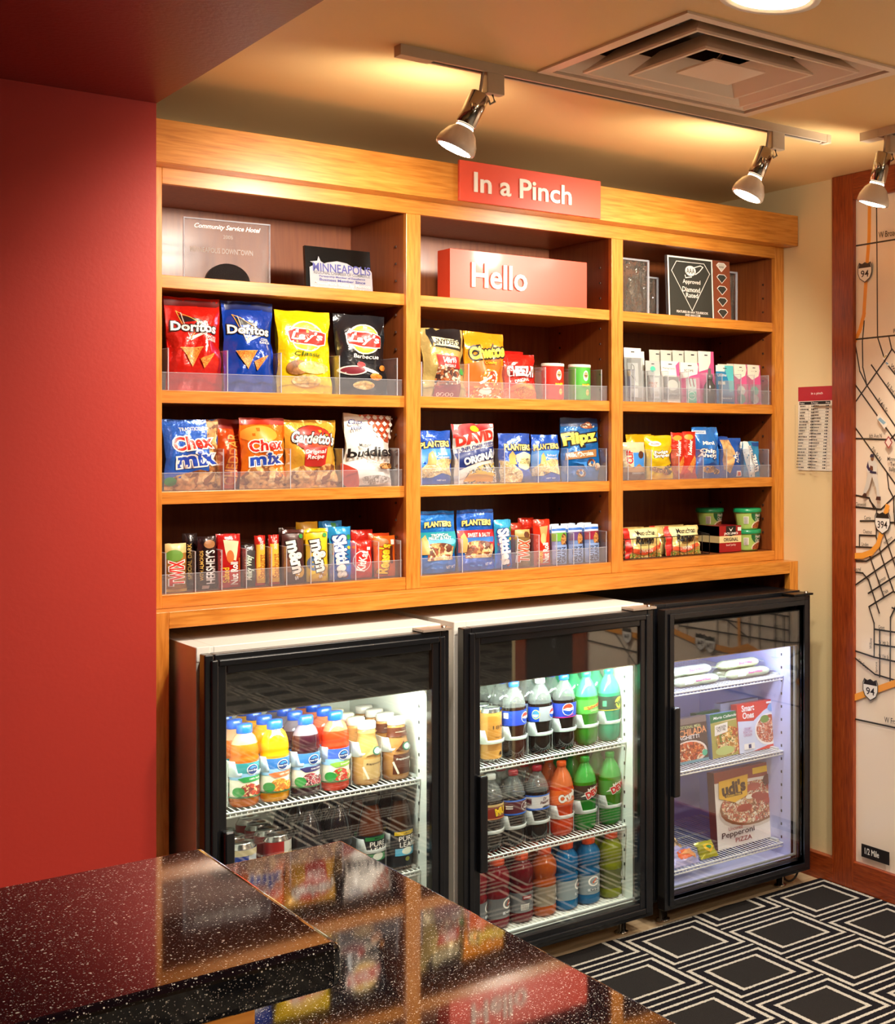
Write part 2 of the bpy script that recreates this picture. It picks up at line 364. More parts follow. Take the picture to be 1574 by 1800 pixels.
# carpet with interlocking squares
def carpet_mat():
    m = bpy.data.materials.new('carpet_interlocking_squares'); N, L = nm(m); b = N['Principled BSDF']
    def mth(op, a, b_=None, c_=None):
        n = N.new('ShaderNodeMath'); n.operation = op
        for i, v in enumerate((a, b_, c_)):
            if v is None: continue
            if isinstance(v, (int, float)): n.inputs[i].default_value = v
            else: L.new(v, n.inputs[i])
        return n.outputs[0]
    t = N.new('ShaderNodeTexCoord'); sx = N.new('ShaderNodeSeparateXYZ')
    ns = N.new('ShaderNodeTexNoise'); ns.inputs['Scale'].default_value = 260; ns.inputs['Detail'].default_value = 2
    L.new(t.outputs['Object'], ns.inputs['Vector'])
    jit = N.new('ShaderNodeVectorMath'); jit.operation = 'MULTIPLY_ADD'; jit.inputs[1].default_value = (.009,)*3
    L.new(ns.outputs['Color'], jit.inputs[0]); L.new(t.outputs['Object'], jit.inputs[2]); L.new(jit.outputs[0], sx.inputs[0])
    cw, ch = .272, .322
    X = mth('DIVIDE', mth('ADD', sx.outputs[0], -2.614-.0045+cw/2), cw); col = mth('FLOOR', X)
    fx = mth('ABSOLUTE', mth('MULTIPLY', mth('SUBTRACT', mth('SUBTRACT', X, col), .5), cw))
    Y = mth('DIVIDE', mth('SUBTRACT', mth('ADD', sx.outputs[1], -3.232-.0045+ch/2), mth('MULTIPLY', col, .1655)), ch)
    fy = mth('ABSOLUTE', mth('MULTIPLY', mth('SUBTRACT', mth('SUBTRACT', Y, mth('FLOOR', Y)), .5), ch))
    mx = mth('MAXIMUM', fx, fy)
    def band(v, c0, hw): return mth('LESS_THAN', mth('ABSOLUTE', mth('SUBTRACT', v, c0)), hw)
    lines = mth('MAXIMUM', band(mx, .0885, .0058), mth('MAXIMUM', band(mx, .1245, .0058), mth('GREATER_THAN', fy, .1563)))
    # the shared upright is broken where the centre bar of the neighbouring column ends
    core = mth('LESS_THAN', mx, .0827)
    mc = N.new('ShaderNodeMixRGB'); mc.inputs[1].default_value = (*lin('#17151a'), 1); mc.inputs[2].default_value = (*lin('#262322'), 1)
    L.new(core, mc.inputs[0])
    m2 = N.new('ShaderNodeMixRGB'); m2.inputs[2].default_value = (*lin('#b8b2a6'), 1); L.new(lines, m2.inputs[0]); L.new(mc.outputs[0], m2.inputs[1])
    m3 = N.new('ShaderNodeMixRGB'); m3.blend_type = 'MULTIPLY'; m3.inputs[0].default_value = .8
    n2 = N.new('ShaderNodeTexNoise'); n2.inputs['Scale'].default_value = 420; r2 = N.new('ShaderNodeMapRange'); r2.inputs[1].default_value = .3; r2.inputs[2].default_value = .7; r2.inputs[3].default_value = .5; r2.inputs[4].default_value = 1.3
    L.new(t.outputs['Object'], n2.inputs['Vector']); L.new(n2.outputs['Fac'], r2.inputs[0]); L.new(m2.outputs[0], m3.inputs[1]); L.new(r2.outputs[0], m3.inputs[2])
    L.new(m3.outputs[0], b.inputs['Base Color']); b.inputs['Roughness'].default_value = .95; b.inputs['Specular IOR Level'].default_value = .1
    k = N.new('ShaderNodeBump'); k.inputs['Strength'].default_value = .6; k.inputs['Distance'].default_value = .004
    L.new(n2.outputs['Fac'], k.inputs['Height']); L.new(k.outputs[0], b.inputs['Normal'])
    return m
cb = MB(); random.seed(4); cm = carpet_mat(); n = 110
vs = []; 
for i in range(n+1):
    x = -2.6+5.62*i/n; y = 3.555+random.uniform(-.0035, .0035); vs += [(x, 1.2, .007), (x, y, .007), (x, y, 0)]
cb.faces(vs, [(3*i, 3*i+3, 3*i+4, 3*i+1) for i in range(n)]+[(3*i+1, 3*i+4, 3*i+5, 3*i+2) for i in range(n)], cm)
cb.faces([(-2.6, -6.2, .007), (7.2, -6.2, .007), (7.2, 1.2, .007), (-2.6, 1.2, .007)], [(0,1,2,3)], cm)
cp = cb.build('carpet'); tag(cp, 'black carpet with interlocking pale grey squares covering the floor in front of the coolers', 'carpet')
# ================================================================ ceiling diffuser
vt = empty('ceiling_vent', ((vx0+vx1)/2, (vy0+vy1)/2, H_), 'square stepped metal air diffuser set in the tan ceiling', 'air vent')
VM = mat('vent_painted_metal', '#ecd6c0', .35, .05)
hs = (vx1-vx0)/2
def ring(a, b, z0, z1, m, mb):
    p = [(-a,-a,z0), (a,-a,z0), (a,a,z0), (-a,a,z0), (-b,-b,z1), (b,-b,z1), (b,b,z1), (-b,b,z1)]
    mb.faces(p, [(0,1,5,4), (1,2,6,5), (2,3,7,6), (3,0,4,7)], m)
mb = MB(); ring(hs+.004, hs+.004, .0, -.006, VM, mb); ring(hs+.004, hs-.022, -.006, -.006, VM, mb); ring(hs-.022, hs-.022, -.006, .006, VM, mb)
mb.build('frame', vt)
mb = MB(); ring(hs-.001, hs-.001, 0, .16, mat('duct_grey', '#6a5a4c', .5, .3), mb)
mb.faces([(-hs,-hs,.16), (hs,-hs,.16), (hs,hs,.16), (-hs,hs,.16)], [(0,1,2,3)], mat('duct_grey', '#6a5a4c', .5, .3)); mb.build('plenum', vt)
mb = MB().lathe([(.11, .1), (.115, .155)], mat('duct_dark', '#181310', .6), 32); mb.build('duct_collar', vt)
for a, b, z0, z1 in ((hs-.03, hs-.085, .002, .045), (.237, .175, -.006, .05), (.157, .1, -.012, .045)):
    mb = MB(); ring(a+.004, a+.004, z0+.004, z0-.002, VM, mb); ring(a+.004, a-.004, z0-.002, z0-.002, VM, mb); ring(a-.004, b, z0-.002, z1, VM, mb); ring(a+.002, b+.006, z0+.004, z1+.002, VM, mb)
    mb.build('louvre_ring', vt)
MB().box(-.078, -.078, -.008, .078, .078, -.003, VM).build('centre_plate', vt)
mb = MB(); mb.tube([(-.05, -.25, .12), (-.05, -.05, .0)], .004, STEEL); mb.build('hanger_rod', vt)
# ================================================================ recessed downlight and added fill lights
for i, (x, y, p) in enumerate(CAN_AND_FILLS):
    lab = ['recessed round downlight at the top edge near the vent', 'added fill downlight in the middle of the lobby ceiling', 'added fill downlight at the far end of the lobby', 'added fill downlight over the carpet'][i]  # only the first is a known fixture, the others are added fill
    e = empty('downlight_or_fill', (x, y, H_), lab, 'ceiling light', 'recessed downlights')
    MB().lathe([(.085, -.001), (.092, -.006), (.105, -.006), (.108, 0)], WHT, 32).build('trim_ring', e)
    MB().lathe([(.0001, -.002), (.083, -.002)], mat('lamp_lens', '#fff0d8', .4, emit=9), 32).build('lens', e)
pn = empty('added_fill_panel', (.9, -1.2, H_), 'added square fill light panel in the lobby ceiling behind the counter', 'ceiling light')  # fixture made up to house the added fill light
MB().box(-.33, -.33, -.012, .33, .33, 0, WHT).build('fill_panel_frame', pn); MB().box(-.3, -.3, -.016, .3, .3, -.012, mat('fill_panel_lens', '#fff0d8', .4, emit=2.5)).build('fill_panel_lens', pn)
tl = empty('added_uplight', (1.9, -1.3, .0072), 'added unseen uplighter behind the viewer, brightening the ceiling', 'added fill lamp')  # lamp added out of view to lift the ceiling brightness
MB().lathe([(.001, 0), (.14, 0), (.14, .015), (.02, .03), (.001, .03)], STEEL, 28).build('base', tl); MB().lathe([(.012, .028), (.012, 1.72)], STEEL, 16).build('pole', tl)
MB().lathe([(.012, 1.70), (.06, 1.72), (.15, 1.80), (.147, 1.80), (.058, 1.725), (.001, 1.722)], WHT, 32).build('bowl_shade', tl)
area('added_uplight_glow', (1.9, -1.3, 1.80), .24, 34, (1, .90, .74), (math.pi, 0, 0))  # added upward light for the ceiling
# ================================================================ track lights
TRK = mat('track_grey_paint', '#d2bfa8', .4)
def track(p0, p1, label):
    p0 = Vector(p0); p1 = Vector(p1); d = p1-p0; L_ = d.length; e = empty('lighting_track', p0, label, 'light track', rot=(0, 0, math.atan2(d.y, d.x)))
    MB().box(0, -.017, -.019, L_, .017, 0, TRK).box(0, -.017, -.023, L_, -.008, -.019, TRK).box(0, .008, -.023, L_, .017, -.019, TRK).build('rail', e)
    MB().box(.02, -.008, -.0205, L_-.02, .008, -.0188, BLKM).build('slot', e)
    MB().box(-.004, -.018, -.025, .075, .018, 0, TRK).build('feed_box', e)
    MB().box(L_-.012, -.018, -.025, L_+.003, .018, 0, TRK).build('end_cap', e)
    return e
track((1.303, 3.03, H_), (2.60, 3.03, H_), 'long pale lighting track running parallel to the snack shelves')
track((2.665, 2.93, H_), (2.665, .9, H_), 'second lighting track at the right edge, beside the map')
LAMPG = mat('reflector_bulb_glass', '#efe4da', .18, 0, 0, 0, .5)
def spot(x, y, dx, dy, label, power, aim):
    e = empty('track_spotlight', (x, y, H_-.022), label, 'spotlight', 'track spotlights')
    MB().box(.0, -.014, -.05, .045, .014, .004, TRK).build('track_adapter', e, bevel=.002)
    P = Vector((-.012, 0, -.055)); D = Vector((dx, dy, -.9)).normalized()
    M = Matrix.Translation(P) @ D.to_track_quat('Z', 'Y').to_matrix().to_4x4()
    MB().lathe([(.001, -.003), (.02, -.003), (.0235, 0), (.0235, .082), (.021, .084), (.021, .078)], CHR, 28, M).build('lamp_cylinder', e)
    c = M @ Vector((0, 0, 0))
    MB().tube([(.012, 0, -.012), (.004, -.004, .006), (-.006, -.004, .004), c+Vector((0,0,.004))], .0035, TRK).build('cord', e)
    MB().tube([(.02, 0, -.05), (.026, 0, -.066), (.014, 0, -.074), (.008, 0, -.06)], .003, STEEL).build('swivel_bracket', e)
    kn = M @ Vector((.026, 0, .04)); MB().lathe([(.001, -.004), (.009, -.004), (.009, .004), (.001, .004)], CHR, 16, Matrix.Translation(kn) @ Matrix.Rotation(math.pi/2, 4, 'Y')).build('tilt_knob', e)
    b = MB().lathe([(.018, .08), (.02, .09), (.034, .104), (.045, .127), (.0475, .143), (.045, .149)], LAMPG, 32, M).build('reflector_bulb', e)
    MB().lathe([(.0205, .0865), (.0215, .0915)], mat('bulb_neck_glow', '#fff2dc', .4, emit=6), 32, M).build('glowing_neck', b)
    MB().lathe([(.0001, .154), (.02, .153), (.036, .150), (.045, .147)], mat('bulb_face', '#fff2dc', .3, emit=42), 32, M).build('bulb_face', b)
    l = bpy.data.lights.new('spot_beam', 'SPOT'); l.energy = power; l.color = (1, .90, .75); l.spot_size = math.radians(112); l.spot_blend = .75; l.shadow_soft_size = .045
    o = bpy.data.objects.new('spot_beam', l); SC.collection.objects.link(o); o.parent = e; o.location = M @ Vector((0, 0, .165))
    A = Vector(aim)-(Vector((x, y, H_-.022))+o.location); o.rotation_euler = A.to_track_quat('-Z', 'Y').to_euler()
    # light that leaks back past the bulb onto the ceiling
    l2 = bpy.data.lights.new('bulb_spill', 'SPOT'); l2.energy = power*.09; l2.color = (1, .93, .78); l2.shadow_soft_size = .03; l2.spot_size = math.radians(150); l2.spot_blend = 1
    o2 = bpy.data.objects.new('bulb_spill', l2); SC.collection.objects.link(o2); o2.parent = e; o2.location = (M @ Vector((0, 0, .13)))+Vector((0, .07, 0)); o2.rotation_euler = Vector((0, .8, .5)).to_track_quat('-Z', 'Y').to_euler()
    return e
spot(1.513, 3.03, -.35, .16, 'chrome track spotlight above the left bay of snack shelves', 62, (1.35, 3.95, 1.6))
spot(2.385, 3.03, -.35, .14, 'chrome track spotlight near the right end of the long track', 62, (2.35, 3.95, 1.6))
spot(2.66, 2.83, -.1, .2, 'chrome track spotlight cut by the right edge of the photo', 38, (3.0, 2.6, .9))
# ================================================================ display cabinet
YB, YC, YBK = 3.782, 3.70, 4.188
cab = empty('display_cabinet', (2.0, 3.9, 1.06), 'open cherry wood snack cabinet of three bays built over the coolers', 'cabinet')
def cbx(n, x0, y0, z0, x1, y1, z1, m, bv=.0012): return boxo(n, x0-2.0, y0-3.9, z0-1.06, x1-2.0, y1-3.9, z1-1.06, m, cab, bv)
cbx('stile', .956, YB, 1.102, 1.011, YB+.02, 2.231, WZ); cbx('stile', 1.647, YB, 1.102, 1.690, YB+.02, 2.19, WZ)
cbx('stile', 2.327, YB, 1.102, 2.370, YB+.02, 2.19, WZ); cbx('stile', 3.001, YB, 1.102, 3.042, YB+.02, 2.231, WZ)
cbx('top_rail', 1.011, YB, 2.19, 3.001, YB+.02, 2.26, WX)
for a, b in ((1.011, 1.647), (1.690, 2.327), (2.370, 3.001)):
    cbx('bottom_rail', a, YB+.002, 1.102, b, YB+.018, 1.137, WX)
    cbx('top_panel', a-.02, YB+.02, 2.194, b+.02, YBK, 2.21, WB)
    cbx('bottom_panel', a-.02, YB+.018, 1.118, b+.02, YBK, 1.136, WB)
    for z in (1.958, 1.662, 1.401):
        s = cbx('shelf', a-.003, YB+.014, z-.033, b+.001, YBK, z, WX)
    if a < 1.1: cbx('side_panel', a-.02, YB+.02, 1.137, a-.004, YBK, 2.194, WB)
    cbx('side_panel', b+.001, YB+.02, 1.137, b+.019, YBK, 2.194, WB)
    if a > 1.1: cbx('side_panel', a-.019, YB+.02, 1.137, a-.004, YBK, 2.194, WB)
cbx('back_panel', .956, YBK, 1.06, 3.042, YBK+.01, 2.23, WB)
cbx('crown_fascia', .956, YC, 2.229, 3.041, YC+.024, 2.337, WX)
cbx('crown_soffit', .956, YC+.024, 2.231, 3.041, YB+.03, 2.245, WX)
cbx('ledge_fascia', 1.005, YC, 1.060, 3.003, YC+.024, 1.102, WX)
cbx('ledge_top', .956, YC+.004, 1.0835, 3.041, YBK, 1.1015, WX)
cbx('ledge_leg', .956, YC, .0, 1.005, YC+.03, 1.102, WZ); cbx('ledge_leg', 3.003, YC, .0, 3.041, YC+.03, 1.102, WZ)
cbx('side_board', .956, YC+.03, 0, .975, YBK, 1.083, WB); cbx('side_board', 3.022, YC+.03, .09, 3.041, YBK, 1.083, WB)
pin = MB()
for X, s in ((1.6455, 1), (2.3255, 1), (2.9995, 1)):
    for y in (3.85, 4.11):
        for k in range(19): pin.box(X-.002-2, y-.003-3.9, 1.2+k*.05-.003-1.06, X+.0015-2, y+.003-3.9, 1.2+k*.05+.003-1.06, mat('pin_hole', '#3a1a08', .8))
pin.build('shelf_pin_holes', cab)
# sign
RS = mat('sign_orange_red', '#e04a2e', .42, 0, 0, 0, .05); RSD = mat('sign_side_red', '#a80e0a', .4)
SIL = mat('silver_letters', '#d6c8ba', .5, .1)
def letters(s, x0, x1, z0, z1, y, m, parent, depth=.006, name='lettering'):
    vs0, fs = text_polys(s, .018); X0 = min(v[0] for v in vs0); X1 = max(v[0] for v in vs0); Y0 = min(v[1] for v in vs0); Y1 = max(v[1] for v in vs0)
    bm = bmesh.new(); bv = [bm.verts.new((x0+(a-X0)/(X1-X0)*(x1-x0), y, z0+(b-Y0)/(Y1-Y0)*(z1-z0))) for a, b in vs0]
    for f in fs:
        try: bm.faces.new([bv[i] for i in f])
        except ValueError: pass
    r = bmesh.ops.extrude_face_region(bm, geom=bm.faces[:]); bmesh.ops.translate(bm, vec=(0, depth, 0), verts=[v for v in r['geom'] if isinstance(v, bmesh.types.BMVert)])
    mb = MB(); mb.bm.free(); mb.bm = bm; mb.mi(m); return mb.build(name, parent)
sg = empty('cabinet_sign', (1.996, 3.698, 2.29), 'orange red sign reading In a Pinch fixed on the cabinet crown', 'sign')
MB().box(-.233, -.012, -.06, .233, 0, .058, RS).build('sign_panel', sg, bevel=.001)
letters('In a Pinch', -.19, .128, -.031, .028, -.0165, mat('sign_letters_white', '#f4ece2', .45), sg, .005)
# ================================================================ map board on the right wall
mp = empty('wall_map', (3.043, 2.6, 0), 'large pale city street map in a red oak frame on the right wall', 'map')
FX = -.02   # frame face relative to the wall
Y1, Y0m = 3.495-2.6, 1.80-2.6
boxo('frame_stile', FX, 3.385-2.6, .0, 0, Y1, H_-.001, WO, mp, .002); boxo('frame_stile', FX, Y0m-.0, .0, 0, 1.905-2.6, H_-.001, WO, mp, .002)
boxo('frame_rail', FX, 1.905-2.6, 2.353, 0, 3.385-2.6, H_-.001, WOY, mp, .002); boxo('frame_rail', FX, 1.905-2.6, .0, 0, 3.385-2.6, .10, WOY, mp, .002)
PAP = mat('map_paper', '#eedcc6', .22, 0, 0, 0, .4); ROAD = ink('#2b2521'); ORG = ink('#f0a03c'); SHW = ink('#efe9e0'); NVY = ink('#1b1414'); TXT = ink('#3a332c')
PW, PH, PY0, PZ0 = 3.385-1.905, 2.353-.10, 1.905, .10
def U(y): return 1-(y-PY0)/PW
def V(z): return (z-PZ0)/PH
def PT(l): return [(U(a), V(b)) for a, b in l]
sh = []
def road(l, w=.0055, m=ROAD): sh.append(('l', PT(l), w/PW, m))
def shield(y, z, s, txt):
    pts = [(-.5,.30), (-.40,.5), (-.2,.42), (0,.5), (.2,.42), (.40,.5), (.5,.30), (.5,-.05), (.36,-.32), (0,-.52), (-.36,-.32), (-.5,-.05)]
    sh.append(('p', [(U(y)+a*s*1.16/PW, V(z)+b*s*1.1/PH) for a, b in pts], ROAD))
    sh.append(('p', [(U(y)+a*s/PW*1.05, V(z)+b*s/PH) for a, b in pts], SHW))
    sh.append(('p', [(U(y)+a*s/PW*1.05, V(z)+b*s/PH) for a, b in [(-.49,.24), (-.40,.5), (-.2,.42), (0,.5), (.2,.42), (.40,.5), (.49,.24)]], NVY))
    sh.append(('t', txt, U(y), V(z)-.08*s/PH, .62*s/PW*(1 if len(txt) < 3 else 1.15), .36*s/PW, NVY))
road([(3.316,2.354),(3.319,2.216),(3.329,2.131),(3.336,2.059),(3.345,1.96),(3.365,1.909),(3.39,1.873)], .017, ORG)
for l in ([(3.282,2.356),(3.279,2.107),(3.277,1.88),(3.242,1.804)], [(3.387,2.197),(2.6,2.2),(1.9,2.19)], [(3.387,1.878),(3.174,1.881),(2.5,1.90)], [(3.387,1.857),(3.365,1.769),(3.331,1.722)],
    [(3.343,1.937),(3.352,1.868),(3.35,1.782),(3.331,1.725)], [(3.22,1.877),(3.208,1.838),(3.174,1.807),(2.7,1.37)], [(3.387,1.665),(3.243,1.797),(3.208,1.834)], [(3.243,1.8),(3.174,1.736),(2.6,1.2)],
    [(3.306,1.787),(3.174,1.656),(2.7,1.2)], [(3.331,1.722),(3.174,1.565),(2.8,1.2)], [(3.387,1.723),(3.174,1.517),(2.85,1.2)], [(3.387,1.54),(3.215,1.536),(3.174,1.565),(3.0,1.75)],
    [(3.387,1.577),(3.174,1.375),(2.95,1.16)], [(3.229,1.426),(3.22,1.374),(3.196,1.342),(3.196,1.297)], [(3.387,1.347),(3.316,1.339),(3.292,1.303)], [(3.387,1.307),(3.258,1.303),(3.174,1.362),(2.9,1.6)],
    [(3.361,1.26),(3.279,1.264)], [(3.218,1.261),(3.174,1.263),(2.4,1.25)], [(3.281,1.214),(3.365,1.212),(3.365,1.171)], [(3.39,1.171),(3.299,1.173)],
    [(3.313,1.331),(3.279,1.303),(3.281,1.21),(3.266,1.177),(3.257,1.151),(3.196,1.034)], [(3.39,1.123),(3.33,1.125),(3.266,1.156),(3.174,1.216)], [(3.196,1.335),(3.191,1.26),(3.174,1.223),(3.08,1.0)],
    [(3.24,1.22),(3.174,1.092)], [(3.39,1.038),(3.174,1.156),(2.9,1.3)], [(3.39,1.085),(3.347,1.084),(3.319,1.063),(3.265,.957)], [(3.313,1.145),(3.243,1.014)], [(3.319,1.018),(3.174,1.092),(2.8,1.25)],
    [(3.174,1.027),(3.196,1.034),(3.316,.973),(3.29,.92),(3.29,.806)], [(3.174,1.003),(3.21,.947),(3.212,.732)], [(3.29,.9),(3.174,.9),(2.3,.895)], [(3.287,.85),(3.174,.851),(2.7,.85)],
    [(3.39,.817),(3.29,.806),(3.174,.803),(2.6,.80)], [(3.262,.896),(3.262,.744)], [(3.39,.794),(3.285,.749),(3.191,.742)], [(3.39,.584),(3.174,.585),(2.75,.59),(2.332,.659),(1.905,.668)],
    [(3.12,1.0),(3.12,.77)], [(3.06,1.0),(3.06,.78)], [(3.0,.95),(3.0,.60)], [(2.93,1.0),(2.93,.76)], [(2.86,.95),(2.86,.74)], [(2.66,1.0),(2.66,.76)], [(2.6,1.0),(2.6,.78)], [(2.53,1.0),(2.53,.78)], [(2.24,1.0),(2.24,.4)], [(2.05,1.0),(2.12,.73),(2.3,.60)],
    [(3.2,.98),(2.98,.93),(2.9,.86),(3.05,.80)]): road(l)
road([(3.224,1.311),(3.24,1.269),(3.251,1.227),(3.27,1.184),(3.302,1.157),(3.347,1.143),(3.39,1.14)], .02, ORG)
road([(3.39,.656),(3.174,.737),(3.05,.765),(2.95,.738),(2.85,.742),(2.7,.752),(2.56,.775),(2.3,.728),(2.1,.735),(1.905,.75)], .022, ORG)
road([(3.0,.76),(2.99,.95),(3.0,1.4)], .017, ORG)
shield(3.334, 2.102, .062, '94'); shield(3.246, 1.258, .066, '394'); shield(3.305, .695, .066, '94'); shield(2.751, .751, .062, '94'); shield(2.815, .747, .062, '394'); shield(2.229, .722, .062, '94')
def mt(s, y, z, w_, h, rot=0, y0=None):
    if y0 is not None: y = y0-w_/2
    sh.append(('t', s, U(y), V(z), w_/PW, h/PW, TXT, rot))
mt('W Broadway', 0, 2.216, .125, .026, 0, 3.262); mt('Plymouth', 0, 1.892, .08, .018, 0, 3.19)
mt('Washington', 3.165, 1.745, .105, .017, -45); mt('N 3rd St', 3.197, 1.70, .062, .016, -45); mt('N 4th St', 3.241, 1.650, .06, .016, -45); mt('6th Ave N', 3.277, 1.549, .062, .014, 0)
mt('7th St N', 3.272, 1.488, .058, .014, -45); mt('Minnesota\nTwins\nBallpark', 0, 1.453, .068, .052, 0, 3.218)
for s, y, z, w_, r in (('Glenwood', 3.35, 1.317, .05, 0), ('Currie', 3.316, 1.273, .032, 0), ('Chestnut', 3.316, 1.226, .043, 0), ('Linden', 3.328, 1.183, .034, 0), ('Laurel', 3.366, 1.097, .033, 0), ('Spruce', 3.304, 1.055, .036, -65),
    ('Harmon', 3.245, 1.07, .04, 27), ('Yale', 3.226, 1.032, .024, 27), ('Grant', 3.246, .911, .03, 0), ('Willow', 3.299, .852, .036, 90), ('W 14th St', 3.235, .861, .048, 0), ('W 15th St', 3.235, .815, .048, 0),
    ('Spruce', 3.27, .775, .036, 90), ('Oak Grove', 3.336, .778, .054, -25), ('Hawthorn', 3.214, 1.203, .045, 30)): mt(s, y, z, w_, .0125, r)
mt('W Franklin', 0, .607, .10, .018, 0, 3.231)
# small attraction tags
for y, z, s_, c_, r in ((3.243, 1.598, .05, '#8fb4c8', -45), (3.217, 1.789, .018, '#5f95bd', -45), (3.226, 1.812, .022, '#c0a860', 45)):
    a = math.radians(r); pts = [(-.5,-.2), (.5,-.2), (.5,.2), (-.5,.2)]
    sh.append(('p', [(U(y)+(p*math.cos(a)-q*math.sin(a))*s_*1.1/PW, V(z)+(p*math.sin(a)+q*math.cos(a))*s_*1.1/PH) for p, q in pts], ink('#efe6d8')))
    sh.append(('p', [(U(y)+(p*math.cos(a)-q*math.sin(a))*s_*.8/PW, V(z)+(p*math.sin(a)+q*math.cos(a))*s_*.5/PH) for p, q in pts], ink(c_)))
sh.append(('p', [(U(3.21)+a/PW, V(1.527)+b/PH) for a, b in ((0,.022), (.02,0), (0,-.022), (-.02,0))], ink('#9c3a3a'))); sh.append(('p', [(U(3.21)+a/PW, V(1.527)+b/PH) for a, b in ((0,.016), (.014,0), (0,-.016), (-.014,0))], ink('#e6cfc4')))
# a plain ball player picture: cap, head, jersey, trousers, shoes
def fig(l, m, oy=3.293, oz=1.342, k=.145): sh.append(('p', [(U(oy)+a*k/PW, V(oz)+b*k/PH) for a, b in l], m))
fig([(-.05,.62), (.17,.60), (.22,.40), (.27,.1), (.31,.02), (.20,.0), (.16,.2), (.05,.42)], ink('#d8d2c8')); fig([(-.12,.6), (.06,.58), (-.02,.38), (-.08,.22), (-.2,.08), (-.3,.08), (-.2,.3)], ink('#cfc8bd'))
fig([(-.14,.58), (.18,.56), (.2,.75), (.12,.86), (-.02,.88), (-.12,.84), (-.17,.7)], ink('#d9d4ca')); fig([(-.12,.84), (-.17,.7), (-.1,.62), (.03,.6), (.02,.66), (-.08,.7)], ink('#3c2c50')); fig([(-.06,.64), (.06,.62), (.05,.72), (-.04,.74)], ink('#6e3a1e'))
fig(ell(.03, .91, .055, .07, 14), ink('#7a4f35')); fig([(-.05,.93), (.1,.93), (.08,1.0), (.0,1.01), (-.04,.98)], ink('#2a2440')); fig([(-.33,.02), (-.16,.0), (-.17,.09), (-.25,.1)], ink('#4a2a20')); fig([(.15,-.05), (.32,-.06), (.32,.03), (.18,.03)], ink('#4a2a20')); fig([(-.05,.57), (.17,.55), (.17,.6), (-.05,.62)], ink('#2a2440'))
sh.append(('r', U(3.342), V(.128), U(3.204), V(.172), NVY)); sh.append(('t', '1/2 Mile', U(3.29), V(.151), .07/PW, .02/PW, SHW))
mb = MB(); paint(mb, sh, PW, PH, lambda u, v: Vector((-.006, PY0+PW*(1-u)-2.6, PZ0+PH*v)), 2, 2, PAP, .00012)
mb.build('map_sheet', mp, recalc=False)
boxo('backing', -.005, PY0-2.6, PZ0, 0, PY0+PW-2.6, PZ0+PH, PAP, mp)
# framed chalkboard further along the same wall
cbd = empty('chalkboard', (3.043, 1.6, 0), 'framed black chalkboard beyond the wall map, seen mirrored in the middle cooler door', 'chalkboard')
boxo('board', -.012, 1.376-1.6, .0, 0, 1.799-1.6, H_-.01, mat('chalkboard_black', '#0c0c0e', .35), cbd)
boxo('frame_stile', -.02, 1.279-1.6, 0, 0, 1.376-1.6, H_-.01, WO, cbd, .002)
mb = MB(); CH = ink('#77747a'); paint(mb, [('t', 'Buckingham', .5, .285, .62, .11, CH), ('t', 'D', .42, .25, .06, .1, CH)], .42, 2.3, lambda u, v: Vector((-.0125, .199-.42*u, .05+2.3*v)), 1, 1)
mb.build('chalk_writing', cbd, recalc=False)
# price list
pr = MB(); rows = []; DK = ink('#161616'); LB = ink('#bdb6a8')
rows.append(('r', 0, .83, 1, 1, ink('#b3202c'))); rows.append(('t', 'in a pinch', .5, .915, .3, .05, SHW))
for cx0, cx1 in ((.03, .47), (.5, .96)):
    rows.append(('r', cx0, .785, cx1, .822, DK)); rows.append(('t', 'Product', cx0+.08, .803, .12, .03, SHW)); rows.append(('t', 'Price', cx1-.07, .803, .09, .03, SHW))
    random.seed(8+int(cx0*10))
    for k in range(21):
        z = .785-(k+1)*.0365; rows.append(('r', cx0, z-.001, cx1, z+.001, LB if k == 20 else ink('#8f897c')))
        wd = random.uniform(.12, .27)
        for q in range(int(wd/.03)): rows.append(('r', cx0+.03+q*.03, z+.011, cx0+.03+q*.03+random.uniform(.016, .026), z+.025, DK))
        rows.append(('r', cx1-.11, z+.011, cx1-.085, z+.025, DK)); rows.append(('r', cx1-.075, z+.011, cx1-.03, z+.025, DK))
    for x in (cx0, cx1): rows.append(('r', x-.002, .018, x+.002, .785, ink('#55514a')))
paint(pr, rows, .207, .297, lambda u, v: Vector((-.0, .104-.207*u, v*.297)), 1, 1, ink('#ece4d2'), .0001)
pr.box(.0004, -.103, 0, .002, .104, .297, ink('#ece4d2'))
tag(pr.build('price_list', loc=(3.040, 3.594, 1.427), recalc=False), 'printed price list with red heading taped to the beige wall beside the map frame', 'price list')
